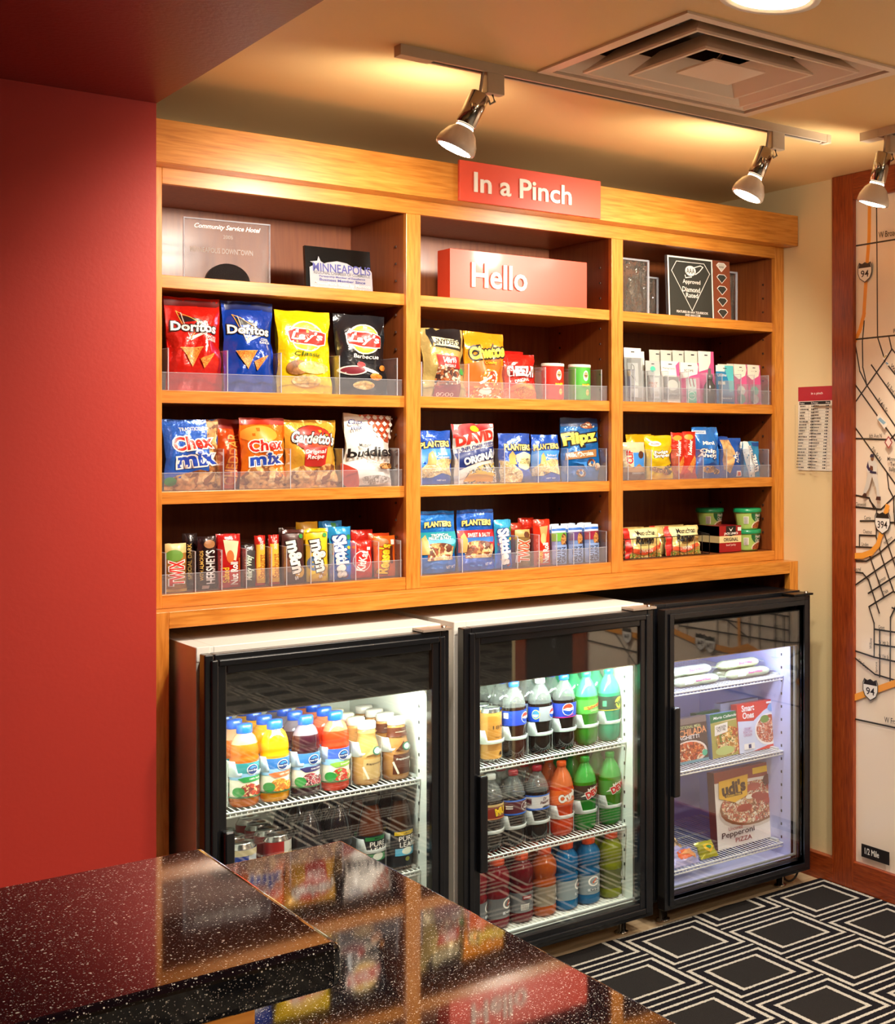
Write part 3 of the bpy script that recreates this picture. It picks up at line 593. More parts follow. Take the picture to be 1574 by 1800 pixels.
# ================================================================ counters
def granite(name, base='#0a0b10', dens=.045, coat=1):
    m = bpy.data.materials.new(name); N, L = nm(m); b = N['Principled BSDF']
    t = N.new('ShaderNodeTexCoord'); prev = None
    for sc, th, col, sq in ((640, .26, '#dcd4c8', .030), (380, .12, '#c0b7ac', .022), (1000, .4, '#857c76', .05)):
        v = N.new('ShaderNodeTexVoronoi'); v.inputs['Scale'].default_value = sc; L.new(t.outputs['Object'], v.inputs['Vector'])
        s = N.new('ShaderNodeSeparateColor'); L.new(v.outputs['Color'], s.inputs[0])
        pick = N.new('ShaderNodeMath'); pick.operation = 'LESS_THAN'; pick.inputs[1].default_value = th; L.new(s.outputs[0], pick.inputs[0])
        siz = N.new('ShaderNodeMath'); siz.operation = 'MULTIPLY'; siz.inputs[1].default_value = .42; L.new(s.outputs[1], siz.inputs[0])
        ins = N.new('ShaderNodeMath'); ins.operation = 'LESS_THAN'; L.new(v.outputs['Distance'], ins.inputs[0]); L.new(siz.outputs[0], ins.inputs[1])
        k = N.new('ShaderNodeMath'); k.operation = 'MULTIPLY'; L.new(pick.outputs[0], k.inputs[0]); L.new(ins.outputs[0], k.inputs[1])
        mx = N.new('ShaderNodeMixRGB'); mx.inputs[2].default_value = (*lin(col), 1); L.new(k.outputs[0], mx.inputs[0])
        if prev: L.new(prev, mx.inputs[1])
        else: mx.inputs[1].default_value = (*lin(base), 1)
        prev = mx.outputs[0]
    L.new(prev, b.inputs['Base Color']); b.inputs['Roughness'].default_value = .045; b.inputs['IOR'].default_value = 1.75
    return m
GR = granite('black_speckled_granite')
def slab(name, x0, y0, z0, x1, y1, z1, label, bev):
    e = boxo(name, x0, y0, z0, x1, y1, z1, GR); m = e.modifiers.new('bevel', 'BEVEL'); m.width = bev; m.segments = 4; m.limit_method = 'ANGLE'; m.harden_normals = False
    return tag(e, label, 'countertop')
slab('bar_ledge_slab', -2.2, .946, 1.148, .367, 1.254, 1.18, 'raised black speckled granite bar ledge at lower left', .006)
slab('countertop_slab', -2.2, .95, .87, .815, 2.105, .91, 'lower black speckled granite countertop mirroring the snack shelves', .004)
boxo('bar_riser', -2.2, 1.10, .911, .359, 1.19, 1.147, WX); tag(bpy.data.objects['bar_riser'], 'orange wood riser panel holding up the raised granite ledge', 'panel')
ctr = empty('counter_cabinet', (0, 1.3, 0), 'cherry wood counter base beneath the granite countertop', 'counter')
boxo('carcass', -2.2, 1.0-1.3, .09, .77, 2.04-1.3, .869, WZ, ctr, .002); boxo('toe_kick', -2.2, 1.06-1.3, .0073, .71, 1.98-1.3, .09, BLKM, ctr)
# ================================================================ things on the top shelves
ZT = 1.9585
tr = empty('glass_award', (1.195, 3.875, ZT), 'clear square acrylic award with a black half disc at its foot', 'award', rot=(.0, 0, -.11))
MB().box(-.106, -.005, 0, .106, .005, .168, PLAQ).build('acrylic_panel', tr)
MB().box(-.106, -.005, .165, .106, .005, .168, ACRE).box(-.106, -.005, 0, -.1035, .005, .168, ACRE).box(.1035, -.005, 0, .106, .005, .168, ACRE).build('bevelled_edge', tr)
mb = MB(); WI = ink('#f2e9dd'); WD = ink('#8d7564')
paint(mb, [('t', 'Community Service Hotel', .5, .87, .76, .075, WI, 0, {'s': .35}), ('t', '2005', .5, .73, .11, .045, WD), ('t', 'MINNEAPOLIS DOWNTOWN', .43, .5, .72, .065, WD)], .212, .168, lambda u, v: Vector(((u-.5)*.212, -.0055, v*.168)), 1, 1)
mb.build('engraving', tr, recalc=False)
hd = MB(); P_ = ell(0, 0, .054, .05, 24, 0, math.pi); n = len(P_)
hd.faces([(x, -.010, z) for x, z in P_]+[(x, .012, z) for x, z in P_], [tuple(range(n))[::-1], tuple(range(n, 2*n))]+[(i, i+1, n+i+1, n+i) for i in range(n-1)]+[(n-1, 0, n, 2*n-1)], mat('speckled_black', '#121214', .35, 0, .6, 500)); hd.build('black_foot', tr, loc=(0, -.0, .001))
pm = empty('chamber_plaque', (1.507, 3.90, ZT), 'black plaque with a silver skyline shaped plate reading Minneapolis', 'plaque', rot=(-.1, 0, .04))
MB().box(-.098, 0, 0, .090, .012, .128, mat('plaque_black', '#070708', .2)).build('backing', pm)
mb = MB(); GRY = ink('#a9a7ae'); VIO = ink('#4a4a94')
sil = [(.03,0), (.99,0), (.985,.66), (.96,.72), (.9,.74), (.86,.7), (.8,.78), (.7,.76), (.6,.86), (.45,.9), (.3,.84), (.25,.8), (.2,.86), (.17,1.0), (.15,.86), (.04,.82), (.12,.76), (.03,.66)]
paint(mb, [('p', sil, GRY), ('t', 'MINNEAPOLIS', .52, .68, .88, .13, VIO, 0), ('t', 'REGIONAL CHAMBER OF COMMERCE', .52, .53, .86, .05, ink('#6a6a72')), ('t', 'Partnership Member of Excellence', .52, .42, .7, .04, VIO), ('t', 'Business Member Since', .52, .33, .7, .04, VIO), ('t', 'TownePlace Suites by Marriott', .52, .2, .86, .06, WI), ('t', 'Minneapolis Downtown/North Loop', .52, .07, .86, .055, WI)], .188, .100, lambda u, v: Vector(((u-.5)*.188, -.004, v*.100)), 1, 1)
mb.build('silver_plate', pm, recalc=False)
hb = empty('hello_sign', (2.036, 3.835, ZT), 'orange red block sign with raised silver letters reading Hello', 'sign')
MB().box(-.232, 0, 0, .232, .085, .152, RS).build('sign_block', hb, bevel=.001)
letters('Hello', -.165, .018, .040, .116, -.006, SIL, hb, .006)
aa = empty('diamond_plaque', (2.731, 3.86, ZT), 'black and copper plaque reading Approved Diamond Rated', 'plaque', rot=(-.05, 0, .0))
MB().box(-.132, 0, 0, .132, .014, .215, PLAQ).build('acrylic_backing', aa)
mb = MB(); GB = ink('#34352f'); CO = mat('copper_plate', '#b5694a', .3, .7)
S_ = [('r', 0, 0, .72, 1, WI), ('r', .02, .01, .70, .975, GB), ('l', [(.06,.76), (.14,.92), (.58,.92), (.67,.76), (.37,.12), (.06,.76)], .008, WI),
   ('e', .36, .78, .085, .085, WI), ('t', 'AAA', .36, .78, .13, .07, GB), ('l', [(.42,.84), (.52,.88), (.56,.86), (.50,.78), (.44,.73)], .012, WI), ('l', [(.27,.70), (.28,.66), (.37,.68)], .012, WI),
   ('t', 'Approved', .37, .59, .28, .07, WI), ('t', 'Diamond', .36, .47, .28, .065, WI), ('t', 'Rated', .37, .375, .19, .06, WI), ('t', 'FEATURES IN AAA TOURBOOK', .37, .095, .5, .03, WI), ('t', 'AND AAA.COM', .37, .045, .24, .03, WI), ('r', .72, 0, 1, 1, CO)]
for k in range(5):
    y = .9-k*.195; d = [(-.075,.02), (-.04,.06), (.04,.06), (.075,.02), (0,-.075)]
    S_.append(('p', [(.86+a*1.15, y+b*1.15) for a, b in d], WI)); S_.append(('p', [(.86+a, y+b) for a, b in d], GB if k else ink('#cfc0ae')))
    if not k: S_.append(('t', 'AAA', .86, y, .08, .03, GB))
paint(mb, S_, .262, .212, lambda u, v: Vector(((u-.5)*.262, -.0006, v*.212+.001)), 2, 2, None, .0002)
mb.build('printed_face', aa, recalc=False)
GBK = bpy.data.materials.new('wavy_glass'); N_, L_ = nm(GBK); b_ = N_['Principled BSDF']; b_.inputs['Transmission Weight'].default_value = .95; b_.inputs['Roughness'].default_value = .02; b_.inputs['Base Color'].default_value = (.93, .9, .8, 1)
n_ = N_.new('ShaderNodeTexNoise'); n_.inputs['Scale'].default_value = 22; n_.inputs['Distortion'].default_value = 2.2; k_ = N_.new('ShaderNodeBump'); k_.inputs['Strength'].default_value = .3; k_.inputs['Distance'].default_value = .03
t_ = N_.new('ShaderNodeTexCoord'); L_.new(t_.outputs['Object'], n_.inputs['Vector']); L_.new(n_.outputs['Fac'], k_.inputs['Height']); L_.new(k_.outputs[0], b_.inputs['Normal'])
def gblock(x, y, w_, h, d, label):
    e = empty('glass_block', (x, y, ZT), label, 'glass block', 'wavy glass blocks on the top shelf')
    mb = MB(); nx, nz = 26, 30; vs = []
    for s_ in (0, 1):
        for i in range(nx+1):
            for j in range(nz+1):
                px, pz = -w_/2+.007+(w_-.014)*i/nx, .007+(h-.014)*j/nz; wv = noise.noise(Vector((px*26+x*9, s_*5, pz*13)))+.5*noise.noise(Vector((px*55, s_*3, pz*30)))
                eg = min(1, min(i, nx-i, j, nz-j)/2.5); vs.append((px, (.008 if s_ == 0 else d-.008)+wv*.010*eg, pz))
    N1 = (nx+1)*(nz+1); fs = []
    for i in range(nx):
        for j in range(nz):
            a = i*(nz+1)+j; fs += [(a, a+nz+1, a+nz+2, a+1), (N1+a, N1+a+1, N1+a+nz+2, N1+a+nz+1)]
    for i in range(nx): a = i*(nz+1); fs += [(a, N1+a, N1+a+nz+1, a+nz+1), (a+nz, a+nz+nz+1, N1+a+nz+nz+1, N1+a+nz)]
    for j in range(nz): fs += [(j, j+1, N1+j+1, N1+j), (nx*(nz+1)+j, N1+nx*(nz+1)+j, N1+nx*(nz+1)+j+1, nx*(nz+1)+j+1)]
    mb.faces(vs, fs, GBK, True); mb.build('glass_core', e)
    mb = MB()
    for a in (-w_/2, w_/2-.006): mb.box(a, 0, 0, a+.006, .006, h, ACRE).box(a, d-.006, 0, a+.006, d, h, ACRE)
    mb.box(-w_/2, 0, h-.006, w_/2, d, h, ACRE).box(-w_/2, 0, 0, w_/2, d, .006, ACRE); mb.build('glass_rim', e)
gblock(2.458, 3.885, .16, .19, .08, 'large wavy glass block at the left end of the right bay top shelf')
gblock(2.585, 3.99, .12, .15, .08, 'shorter glass block half hidden behind the diamond plaque')
gblock(2.86, 3.93, .17, .19, .07, 'wavy glass block showing past the right edge of the diamond plaque')
# ================================================================ acrylic dividers on the snack shelves
def tray(x0, x1, z, divs, lip, hd_, label, lip2=None):
    e = empty('acrylic_tray', ((x0+x1)/2, 3.803, z), label, 'shelf divider', 'clear acrylic dividers'); c_ = (x0+x1)/2
    MB().box(x0-c_, -.0015, .0005, x1-c_, .0015, lip, ACR).box(x0-c_, -.0017, lip-.0012, x1-c_, .0017, lip, ACRE).build('front_lip', e)
    for x in divs:
        MB().box(x-.001-c_, -.003, .0005, x+.001-c_, .25, hd_, ACR).box(x-.0012-c_, -.0045, .0005, x+.0012-c_, -.003, hd_, ACRE).box(x-.0012-c_, -.0045, hd_, x+.0012-c_, .25, hd_+.0014, ACRE).build('divider', e)
tray(1.015, 1.643, 1.662, (1.03, 1.172, 1.308, 1.464, 1.628), .047, .108, 'clear acrylic dividers under the four chip bags')
tray(1.015, 1.643, 1.401, (1.162, 1.190, 1.332, 1.473, 1.632), .048, .108, 'clear acrylic dividers on the snack mix shelf of the left bay')
tray(1.015, 1.643, 1.137, (1.024, 1.094, 1.158, 1.219, 1.283, 1.322, 1.386, 1.448, 1.509, 1.574, 1.638), .05, .105, 'clear acrylic dividers between the upright candy bars, left bay')
tray(1.694, 2.322, 1.662, (1.70, 1.846, 1.978, 2.10, 2.205, 2.30), .048, .10, 'clear acrylic dividers between pretzel bag and crisp cans')
tray(1.694, 2.322, 1.401, (1.70, 1.815, 1.962, 2.075, 2.178, 2.318), .05, .105, 'clear acrylic dividers on the nut bag shelf of the middle bay')
tray(1.694, 2.322, 1.137, (1.70, 1.826, 1.953, 2.005, 2.078, 2.139, 2.199, 2.257, 2.318), .05, .10, 'clear acrylic dividers between trail mix bags and bars')
tray(2.374, 2.996, 1.662, (2.41, 2.425, 2.50, 2.556, 2.638, 2.715, 2.780, 2.862, 2.92, 2.985), .05, .105, 'clear acrylic dividers on the toiletries shelf')
tray(2.374, 2.996, 1.401, (2.40, 2.49, 2.60, 2.70, 2.80, 2.90, 2.985), .045, .10, 'clear acrylic dividers on the cookie shelf')
# ================================================================ snack bags
R, W_, K, Y_, B_, G_ = ink('#cf2417'), ink('#f6f2ea'), ink('#161214'), ink('#f6c81e'), ink('#1b46b4'), ink('#2f8f3c')
OR, LB_, NV, TAN, BR, MAR, TEAL = ink('#e8641a'), ink('#3f8ee0'), ink('#152a6e'), ink('#d9a860'), ink('#5a2f18'), ink('#8c1620'), ink('#35b6a8')
F_CHIP = food('tortilla_chip', ['#e8932a', '#d8741c', '#f0b04c', '#c85a18'], 220)
F_POT = food('potato_crisp', ['#f0cf7a', '#e8bf62', '#f5dc98'], 60); F_MIX = food('snack_mix', ['#d9a05c', '#a86a38', '#ecc48a', '#8c5028', '#e0ac68'], 62)
F_NUT = food('mixed_nuts', ['#e2b878', '#c8935a', '#8f4a2c', '#efd4a0', '#6a3520'], 85); F_CASH = food('cashews', ['#f0d8a8', '#e6c68c', '#d8b070'], 110)
F_PRE = food('pretzels', ['#6a3018', '#8a4422', '#a85c30', '#c8b8a0', '#40201a'], 90); F_CHEE = food('cheese_curls', ['#f07a18', '#f49a38', '#e05a10', '#f6ead0'], 90)
F_SEED = food('sunflower_seeds', ['#e0dccc', '#3c3a38', '#a8a49a', '#d8a832'], 120); F_COOK = food('cookies', ['#c88c48', '#a86a30', '#4a2818', '#d8a060'], 120)
F_NOOD = food('noodle_soup', ['#f0cf78', '#e8b850', '#6aa840', '#e07838', '#f4dc98'], 150); F_CERE = food('cereal_treat', ['#f0dcae', '#e6cc94', '#d8b878'], 140)
def tri(cx, cy, s, m, rot=0, k=1.0):
    return ('p', [(cx+s*math.cos(math.radians(a+rot)), cy+s*k*math.sin(math.radians(a+rot))) for a in (200, 340, 90)], m)
ZA, ZB_, ZC = 1.6635, 1.4025, 1.1385
# --- left bay, chips
def doritos(c1, c2, name, cx, lab, w_, sd, sub):
    S_ = [('r', 0, .9, 1, .97, ink(c2)), ('p', [(.2,.8), (.66,.74), (.3,.72)], K), ('l', [(.18,.84), (.62,.70), (.40,.55), (.18,.84)], .012, ink('#f7b24a')), ('l', [(.26,.82), (.40,.53), (.72,.62)], .014, ink('#d8cfc4')), ('p', [(.40,.52), (.44,.575), (.70,.63)], ink('#e8e0d6')),
          ('t', 'Doritos', .48, .67, .80, .17, W_, -2, {'o': K, 'ow': .07, 'b': .03}), ('t', sub, .78, .555, .22, .11, W_, -2),
          ('p', [(.22,.44), (.62,.45), (.42,.24)], F_CHIP), ('p', [(.56,.33), (.83,.40), (.62,.23)], F_CHIP), ('l', [(.22,.44), (.62,.45)], .01, ink('#ffd070'))]
    bag('chip_bag', w_, .248, .055, foil(c1), S_, sd, lean=-.10, loc=(cx, 3.842, ZA), label=lab, group='chip bags on the left bay shelf')
doritos('#c81e14', '#5a0c0a', 'a', 1.104, 'red nacho cheese tortilla chip bag, leftmost on the chip shelf', .136, 1, 'NACHO\nCHEESE')
doritos('#0f3ea8', '#0a1e5a', 'b', 1.241, 'blue cool ranch tortilla chip bag beside the red one', .132, 5, 'COOL\nRANCH')
def lays(c1, cx, lab, sd, sub, tc, extra, w_=.148):
    S_ = [('e', .52, .68, .33, .19, ink('#fff6d0')), ('e', .52, .68, .30, .172, ink('#f4c020')), ('e', .55, .72, .2, .1, ink('#f8d860')), ('p', [(.15,.745), (.3,.785), (.55,.78), (.9,.73), (.88,.585), (.7,.555), (.45,.57), (.18,.60)], W_), ('p', [(.175,.735), (.32,.77), (.55,.765), (.88,.72), (.86,.595), (.7,.57), (.45,.585), (.20,.615)], ink('#c8261c')),
          ('t', "Lay's", .52, .668, .58, .20, W_, -3, {'s': .25, 'b': .03}), ('t', sub, .53, .465, .50, .075, tc, -2)]+extra
    bag('chip_bag', w_, .232, .06, foil(c1), S_, sd, lean=-.10, loc=(cx, 3.845, ZA), label=lab, group='chip bags on the left bay shelf')
lays('#f2cc12', 1.386, 'bright yellow classic potato chip bag in the middle of the chip shelf', 12, 'Classic', ink('#4a6a1e'), [('e', .32, .30, .19, .085, food('potato', ['#a06a38', '#8c5628', '#b88048'], 60)), ('e', .62, .30, .3, .075, F_POT), ('e', .5, .15, .26, .07, F_POT)])
lays('#26262a', 1.545, 'black barbecue potato chip bag at the right of the chip shelf', 9, 'Barbecue', W_, [('e', .28, .29, .27, .055, ink('#d8cfc6')), ('e', .28, .29, .22, .042, ink('#7a2430')), ('e', .42, .36, .09, .035, ink('#b41c24')), ('p', [(.45,.34), (.78,.27), (.8,.23), (.5,.28)], ink('#e8dcc8')), ('e', .72, .22, .14, .04, F_CHIP), ('e', .5, .12, .2, .05, F_POT), ('e', .86, .33, .07, .035, F_CHIP)])
# --- left bay, snack mixes
CHX = [('t', 'Chex', .5, .66, .70, .25, ink('#d42a1c'), 6, {'o': W_, 'ow': .07, 'b': .03}), ('t', 'mix', .55, .43, .66, .25, B_, 6, {'o': W_, 'ow': .07, 'b': .04})]
bag('snack_mix_bag', .136, .186, .055, foil('#2d63c8'), [('r', .78, 0, 1, 1, F_MIX), ('p', [(0,0), (1,0), (1,.22), (.6,.28), (.2,.2), (0,.12)], F_MIX), ('t', 'TRADITIONAL', .52, .86, .5, .07, W_, 3)]+CHX+[('e', .1, .12, .1, .06, G_)], 21, lean=-.08, loc=(1.098, 3.842, ZB_), label='blue traditional snack mix bag, leftmost on the second shelf', group='snack mix bags on the left bay shelf')
bag('snack_mix_bag', .115, .188, .05, foil('#cf4a12'), [('r', 0, .86, 1, 1, ink('#8c1c10')), ('t', 'CHEDDAR', .34, .42, 1.2, .26, ink('#f09a3a'), 84, {'o': ink('#8c1c10'), 'ow': .03})], 25, lean=-.08, loc=(1.216, 3.872, ZB_), rz=.25, label='dark orange cheddar snack mix bag half hidden behind its bright neighbour', group='snack mix bags on the left bay shelf')
bag('snack_mix_bag', .118, .192, .055, foil('#f0781c'), [('r', 0, .9, 1, 1, ink('#b0280f')), ('e', .4, .76, .4, .12, ink('#f6a238')), ('p', [(0,0), (1,0), (1,.14), (.7,.3), (.2,.3), (0,.16)], F_MIX), ('t', 'Chex', .5, .60, .72, .24, ink('#d42a1c'), 5, {'o': W_, 'ow': .07, 'b': .03}), ('t', 'mix', .52, .41, .68, .24, B_, 5, {'o': W_, 'ow': .07, 'b': .04})], 27, lean=-.09, loc=(1.274, 3.836, ZB_), label='bright orange cheddar snack mix bag facing forward', group='snack mix bags on the left bay shelf')
bag('snack_mix_bag', .142, .188, .055, foil('#e0a838'), [('e', .5, .72, .37, .20, K), ('e', .5, .72, .35, .19, ink('#c02c1a')), ('e', .62, .64, .24, .08, ink('#d8502a')), ('p', [(.3,.58), (.75,.58), (.72,.30), (.32,.30)], ink('#b8241a')), ('p', [(0,0), (1,0), (1,.32), (.75,.34), (.5,.24), (.3,.32), (.1,.26), (0,.12)], F_MIX), ('t', "Gardetto's", .52, .72, .80, .22, W_, -5, {'s': .3, 'o': K, 'ow': .06, 'b': .03}), ('t', 'Original\nRecipe', .52, .47, .4, .2, W_, 3, {'s': .3})], 31, lean=-.09, loc=(1.403, 3.842, ZB_), label='gold snack mix bag with a red oval panel, third from the left', group='snack mix bags on the left bay shelf')
MUD = [('r', 0, .0, 1, 1, ink('#f1ece4')), ('p', [(.3,1), (1,1), (1,.62), (.85,.62)], ink('#c8552e'))]
for a in range(6):
    for b_2 in range(4):
        cx_, cy_ = .38+a*.13+(b_2 % 2)*.06, .96-b_2*.085
        if cy_ > 1.13-cx_*.62-.02: MUD.append(('p', [(cx_-.055,cy_), (cx_,cy_+.037), (cx_+.055,cy_), (cx_,cy_-.037)], ink('#efe6dc')))
MUD += [('t', 'Chex\nmix', .2, .82, .26, .2, NV, 3), ('t', 'MUDDY', .36, .555, .3, .055, K, 3), ('t', 'buddies', .5, .46, .88, .17, K, 4, {'b': .03}), ('t', 'PEANUT BUTTER\n& CHOCOLATE', .6, .33, .4, .07, ink('#9a4030')), ('p', [(0,.3), (.22,.2), (.3,0), (0,0)], ink('#b83a28')), ('e', .8, .28, .14, .045, F_COOK), ('e', .6, .1, .3, .06, food('buddies', ['#c8bcb0', '#9a8c80', '#ddd4ca'], 90))]
bag('snack_mix_bag', .138, .206, .05, foil('#e8e2d8'), MUD, 35, lean=-.09, ry=.05, loc=(1.556, 3.842, ZB_), label='white snack mix bag with a red diamond pattern, right end of the second shelf', group='snack mix bags on the left bay shelf')
# --- upright bars
def bar(cx, w_, h, base, shapes, lab, sd, z=ZC, y=3.835, T=.02, cat='candy bar', rz=0, lean=-.05, name='candy_bar', grp=None):
    return bag(name, w_, h, T, foil(base), shapes, sd, kind='bar', lean=lean, rz=rz, loc=(cx, y, z), label=lab, cat=cat, group=grp, nu=6, nv=12)
GOLD = ink('#e8bc5a')
bar(1.058, .05, .125, '#b07a3a', [('r', 0, .8, 1, 1, ink('#d8b878')), ('e', .4, .75, .4, .12, ink('#6a9a3c')), ('t', 'TWIX', .5, .38, 1.25, .62, ink('#d42418'), 90, {'b': .03, 'o': W_, 'ow': .06}), ('r', 0, 0, 1, .06, GOLD)], 'gold twin caramel candy bar at the left end of the candy shelf', 41)
bar(1.100, .036, .148, '#231a1c', [('t', 'SPECIAL DARK', .4, .5, 2.6, .26, GOLD, 90)], 'dark chocolate bar standing second from the left, set back', 42, y=3.862)
bar(1.133, .046, .14, '#2a1618', [('e', .6, .85, .3, .08, ink('#a06a3a')), ('t', "HERSHEY'S", .62, .42, 1.9, .48, ink('#e8e0dc'), 90, {'b': .02}), ('t', 'WITH ALMONDS', .18, .45, 1.7, .16, GOLD, 90), ('r', .2, .02, .55, .08, W_)], 'brown chocolate bar with tall silver letters, third from the left', 43)
bar(1.188, .056, .143, '#c41d1c', [('p', [(.2,.9), (.9,.86), (.75,.5), (.35,.55)], ink('#f0d8b0')), ('e', .5, .58, .16, .12, OR), ('t', 'Salted', .3, .24, .7, .26, Y_, 90), ('t', 'Nut Roll', .66, .27, 1.05, .3, W_, 90, {'b': .03}), ('r', .85, .1, .93, .55, OR)], 'red salted nut roll bar with white lettering on the candy shelf', 44)
bar(1.19, .05, .143, '#a01818', [], 'red nut roll bar standing behind the front one, left bay', 45, y=3.868, rz=.1)
bar(1.236, .036, .112, '#2b2426', [('r', 0, .0, 1, .85, ink('#3a3436')), ('t', 'Milky Way', .5, .45, 1.9, .6, ink('#dfe6d8'), 90, {'s': .3, 'o': ink('#2e5a3a'), 'ow': .05})], 'dark grey wrapped candy bar with slanted silver script', 46)
for cx_, lab, sd in ((1.266, 'first slim yellow and red fruit chew stick', 47), (1.302, 'second slim yellow fruit chew stick beside the brown candy bag', 48)):
    bar(cx_, .027, .136, '#c42a20', [('r', .1, .05, .95, .82, ink('#f0b83c')), ('t', 'Starburst', .55, .38, 2.4, .62, ink('#b86a20'), 90, {'b': .02}), ('t', 'ORIGINAL', .55, .8, .9, .3, W_, 90)], lab, sd, T=.018, grp='slim fruit chew sticks')
bar(1.280, .026, .13, '#5a1210', [], 'dark red chew stick standing behind between the two yellow ones', 49, y=3.868)
def mms(cx_, base, lab, sd, acc, yy=3.836):
    bar(cx_, .058, .146, base, [('r', 0, .0, 1, 1, ink(base)), ('e', .3, .35, .26, .14, acc), ('e', .75, .2, .24, .1, ink('#c8932c')), ('t', 'm&m', .55, .50, 1.5, .5, ink('#f4efe6'), -80, {'b': .05, 'o': K, 'ow': .05}), ('t', "'s", .62, .12, .25, .22, W_, -80), ('e', .8, .88, .1, .04, G_), ('r', 0, .94, 1, 1, foil(base))], lab, sd, y=yy, T=.026)
mms(1.352, '#4a2420', 'brown chocolate candy bag with white letters on the candy shelf', 51, ink('#7a4a30'))
mms(1.416, '#f0c41a', 'yellow peanut candy bag beside the brown one', 52, ink('#5a78a0'))
bar(1.352, .05, .152, '#3a1c18', [], 'dark brown candy bag behind the brown front one', 53, y=3.872, rz=.15)
bar(1.405, .058, .165, '#e8b818', [('r', 0, .86, 1, 1, ink('#d8a010'))], 'second yellow candy bag peeking out behind the front yellow one', 54, y=3.876)
SKT = [('p', [(0,0), (1,0), (1,.3), (.6,.2), (.2,.38), (0,.3)], ink('#2a6ad0')), ('e', .2, .5, .1, .04, OR), ('e', .85, .8, .12, .05, G_), ('e', .3, .2, .09, .035, Y_), ('e', .7, .08, .1, .04, ink('#b03030')), ('e', .82, .6, .09, .03, Y_), ('t', 'Skittles', .5, .45, 1.9, .52, W_, -84, {'b': .05, 'o': ink('#16489a'), 'ow': .06})]
bar(1.480, .060, .150, '#2f9ad8', SKT, 'light blue fruit candy bag with slanted white letters, left bay', 55, T=.026)
bar(1.470, .064, .165, '#2f8ad0', [('r', .5, .9, .7, .97, G_)], 'second light blue fruit candy bag standing behind, left bay', 56, y=3.876)
bar(1.539, .060, .108, '#d5281c', [('e', .5, .46, .42, .27, W_), ('e', .5, .46, .39, .25, ink('#c41c18')), ('t', 'KitKat', .5, .46, .95, .36, W_, 78, {'b': .03}), ('r', .72, .74, .88, .82, W_)], 'red wafer bar with a white ringed oval logo', 57)
bar(1.606, .062, .118, '#ef6a1e', [('e', .3, .85, .35, .1, ink('#b87a48')), ('t', "Reese's", .42, .44, 1.35, .5, Y_, 82, {'b': .04, 'o': ink('#6a2a10'), 'ow': .05}), ('r', .7, .32, .84, .75, ink('#5a2414')), ('r', .74, .78, .92, .9, W_)], 'orange peanut butter cup pack at the right end of the candy shelf', 58)
bar(1.560, .064, .136, '#c8281c', [], 'tall red candy pack standing behind the wafer bar', 59, y=3.878, rz=.1); bar(1.606, .062, .124, '#d8481c', [], 'orange red pack behind the peanut butter cups', 60, y=3.872)
# --- middle bay row 1
bag('pretzel_bag', .132, .206, .06, foil('#b8a060'), [('p', [(.15,1), (.95,1), (.92,.66), (.2,.72), (.12,.9)], K), ('p', [(.2,.86), (.82,.82), (.86,.70), (.26,.74)], ink('#e8d8a8')), ('t', "SNYDER'S", .54, .785, .58, .12, K, -3, {'b': .03}), ('p', [(.26,.58), (.88,.56), (.84,.0), (.22,.0)], F_PRE), ('p', [(.26,.60), (.88,.57), (.87,.40), (.26,.44)], ink('#b81e1c')), ('t', 'Mini', .56, .52, .3, .13, W_), ('t', 'PRETZELS', .56, .44, .3, .05, W_), ('p', [(.24,.16), (.85,.18), (.85,0), (.24,0)], ink('#8c2a34')), ('t', '0000', .5, .04, .4, .08, ink('#d8b8a8')), ('e', .9, .36, .07, .05, G_)], 61, lean=-.1, ry=.0, loc=(1.787, 3.842, ZA), label='tan and black mini pretzel bag at the left of the middle bay', group=None)
bag('cheese_snack_bag', .132, .202, .055, foil('#f0921a'), [('p', [(.05,.5), (.95,.62), (1,0), (0,0)], ink('#e8641a')), ('p', [(.0,.16), (1,.16), (1,.0), (0,0)], F_CHEE), ('e', .6, .30, .28, .13, F_CHEE), ('e', .62, .3, .12, .1, ink('#d83a14')), ('p', [(.3,.22), (.66,.36), (.7,.33), (.34,.19)], W_), ('e', .5, .1, .16, .05, ink('#f3ead8')), ('t', 'Cheetos', .53, .69, .86, .26, ink('#f8d84a'), 10, {'b': .05, 'o': K, 'ow': .1}), ('t', 'Crunchy', .6, .525, .4, .1, ink('#f8d020'), 8, {'o': K, 'ow': .06})], 63, lean=-.09, ry=.04, loc=(1.915, 3.845, ZA), label='orange cheese curl bag beside the pretzels')
bag('cracker_bag', .108, .140, .05, foil('#cf2218'), [('p', [(0,0), (1,0), (1,.3), (.5,.38), (0,.2)], ink('#e86a30')), ('e', .6, .17, .34, .15, F_CHIP), ('r', .1, .5, .12, .95, ink('#7a100c')), ('t', 'CHEEZ-IT', .5, .60, .90, .26, W_, 0, {'b': .06, 'o': ink('#7a100c'), 'ow': .07}), ('t', 'ORIGINAL', .5, .40, .5, .1, W_, 12)], 64, lean=-.12, loc=(2.038, 3.845, ZA), label='small red cheese cracker bag in the middle bay')
bag('cracker_bag', .108, .152, .05, foil('#b81c16'), [], 65, lean=-.06, loc=(2.028, 3.9, ZA), label='second red cheese cracker bag leaning behind the first')
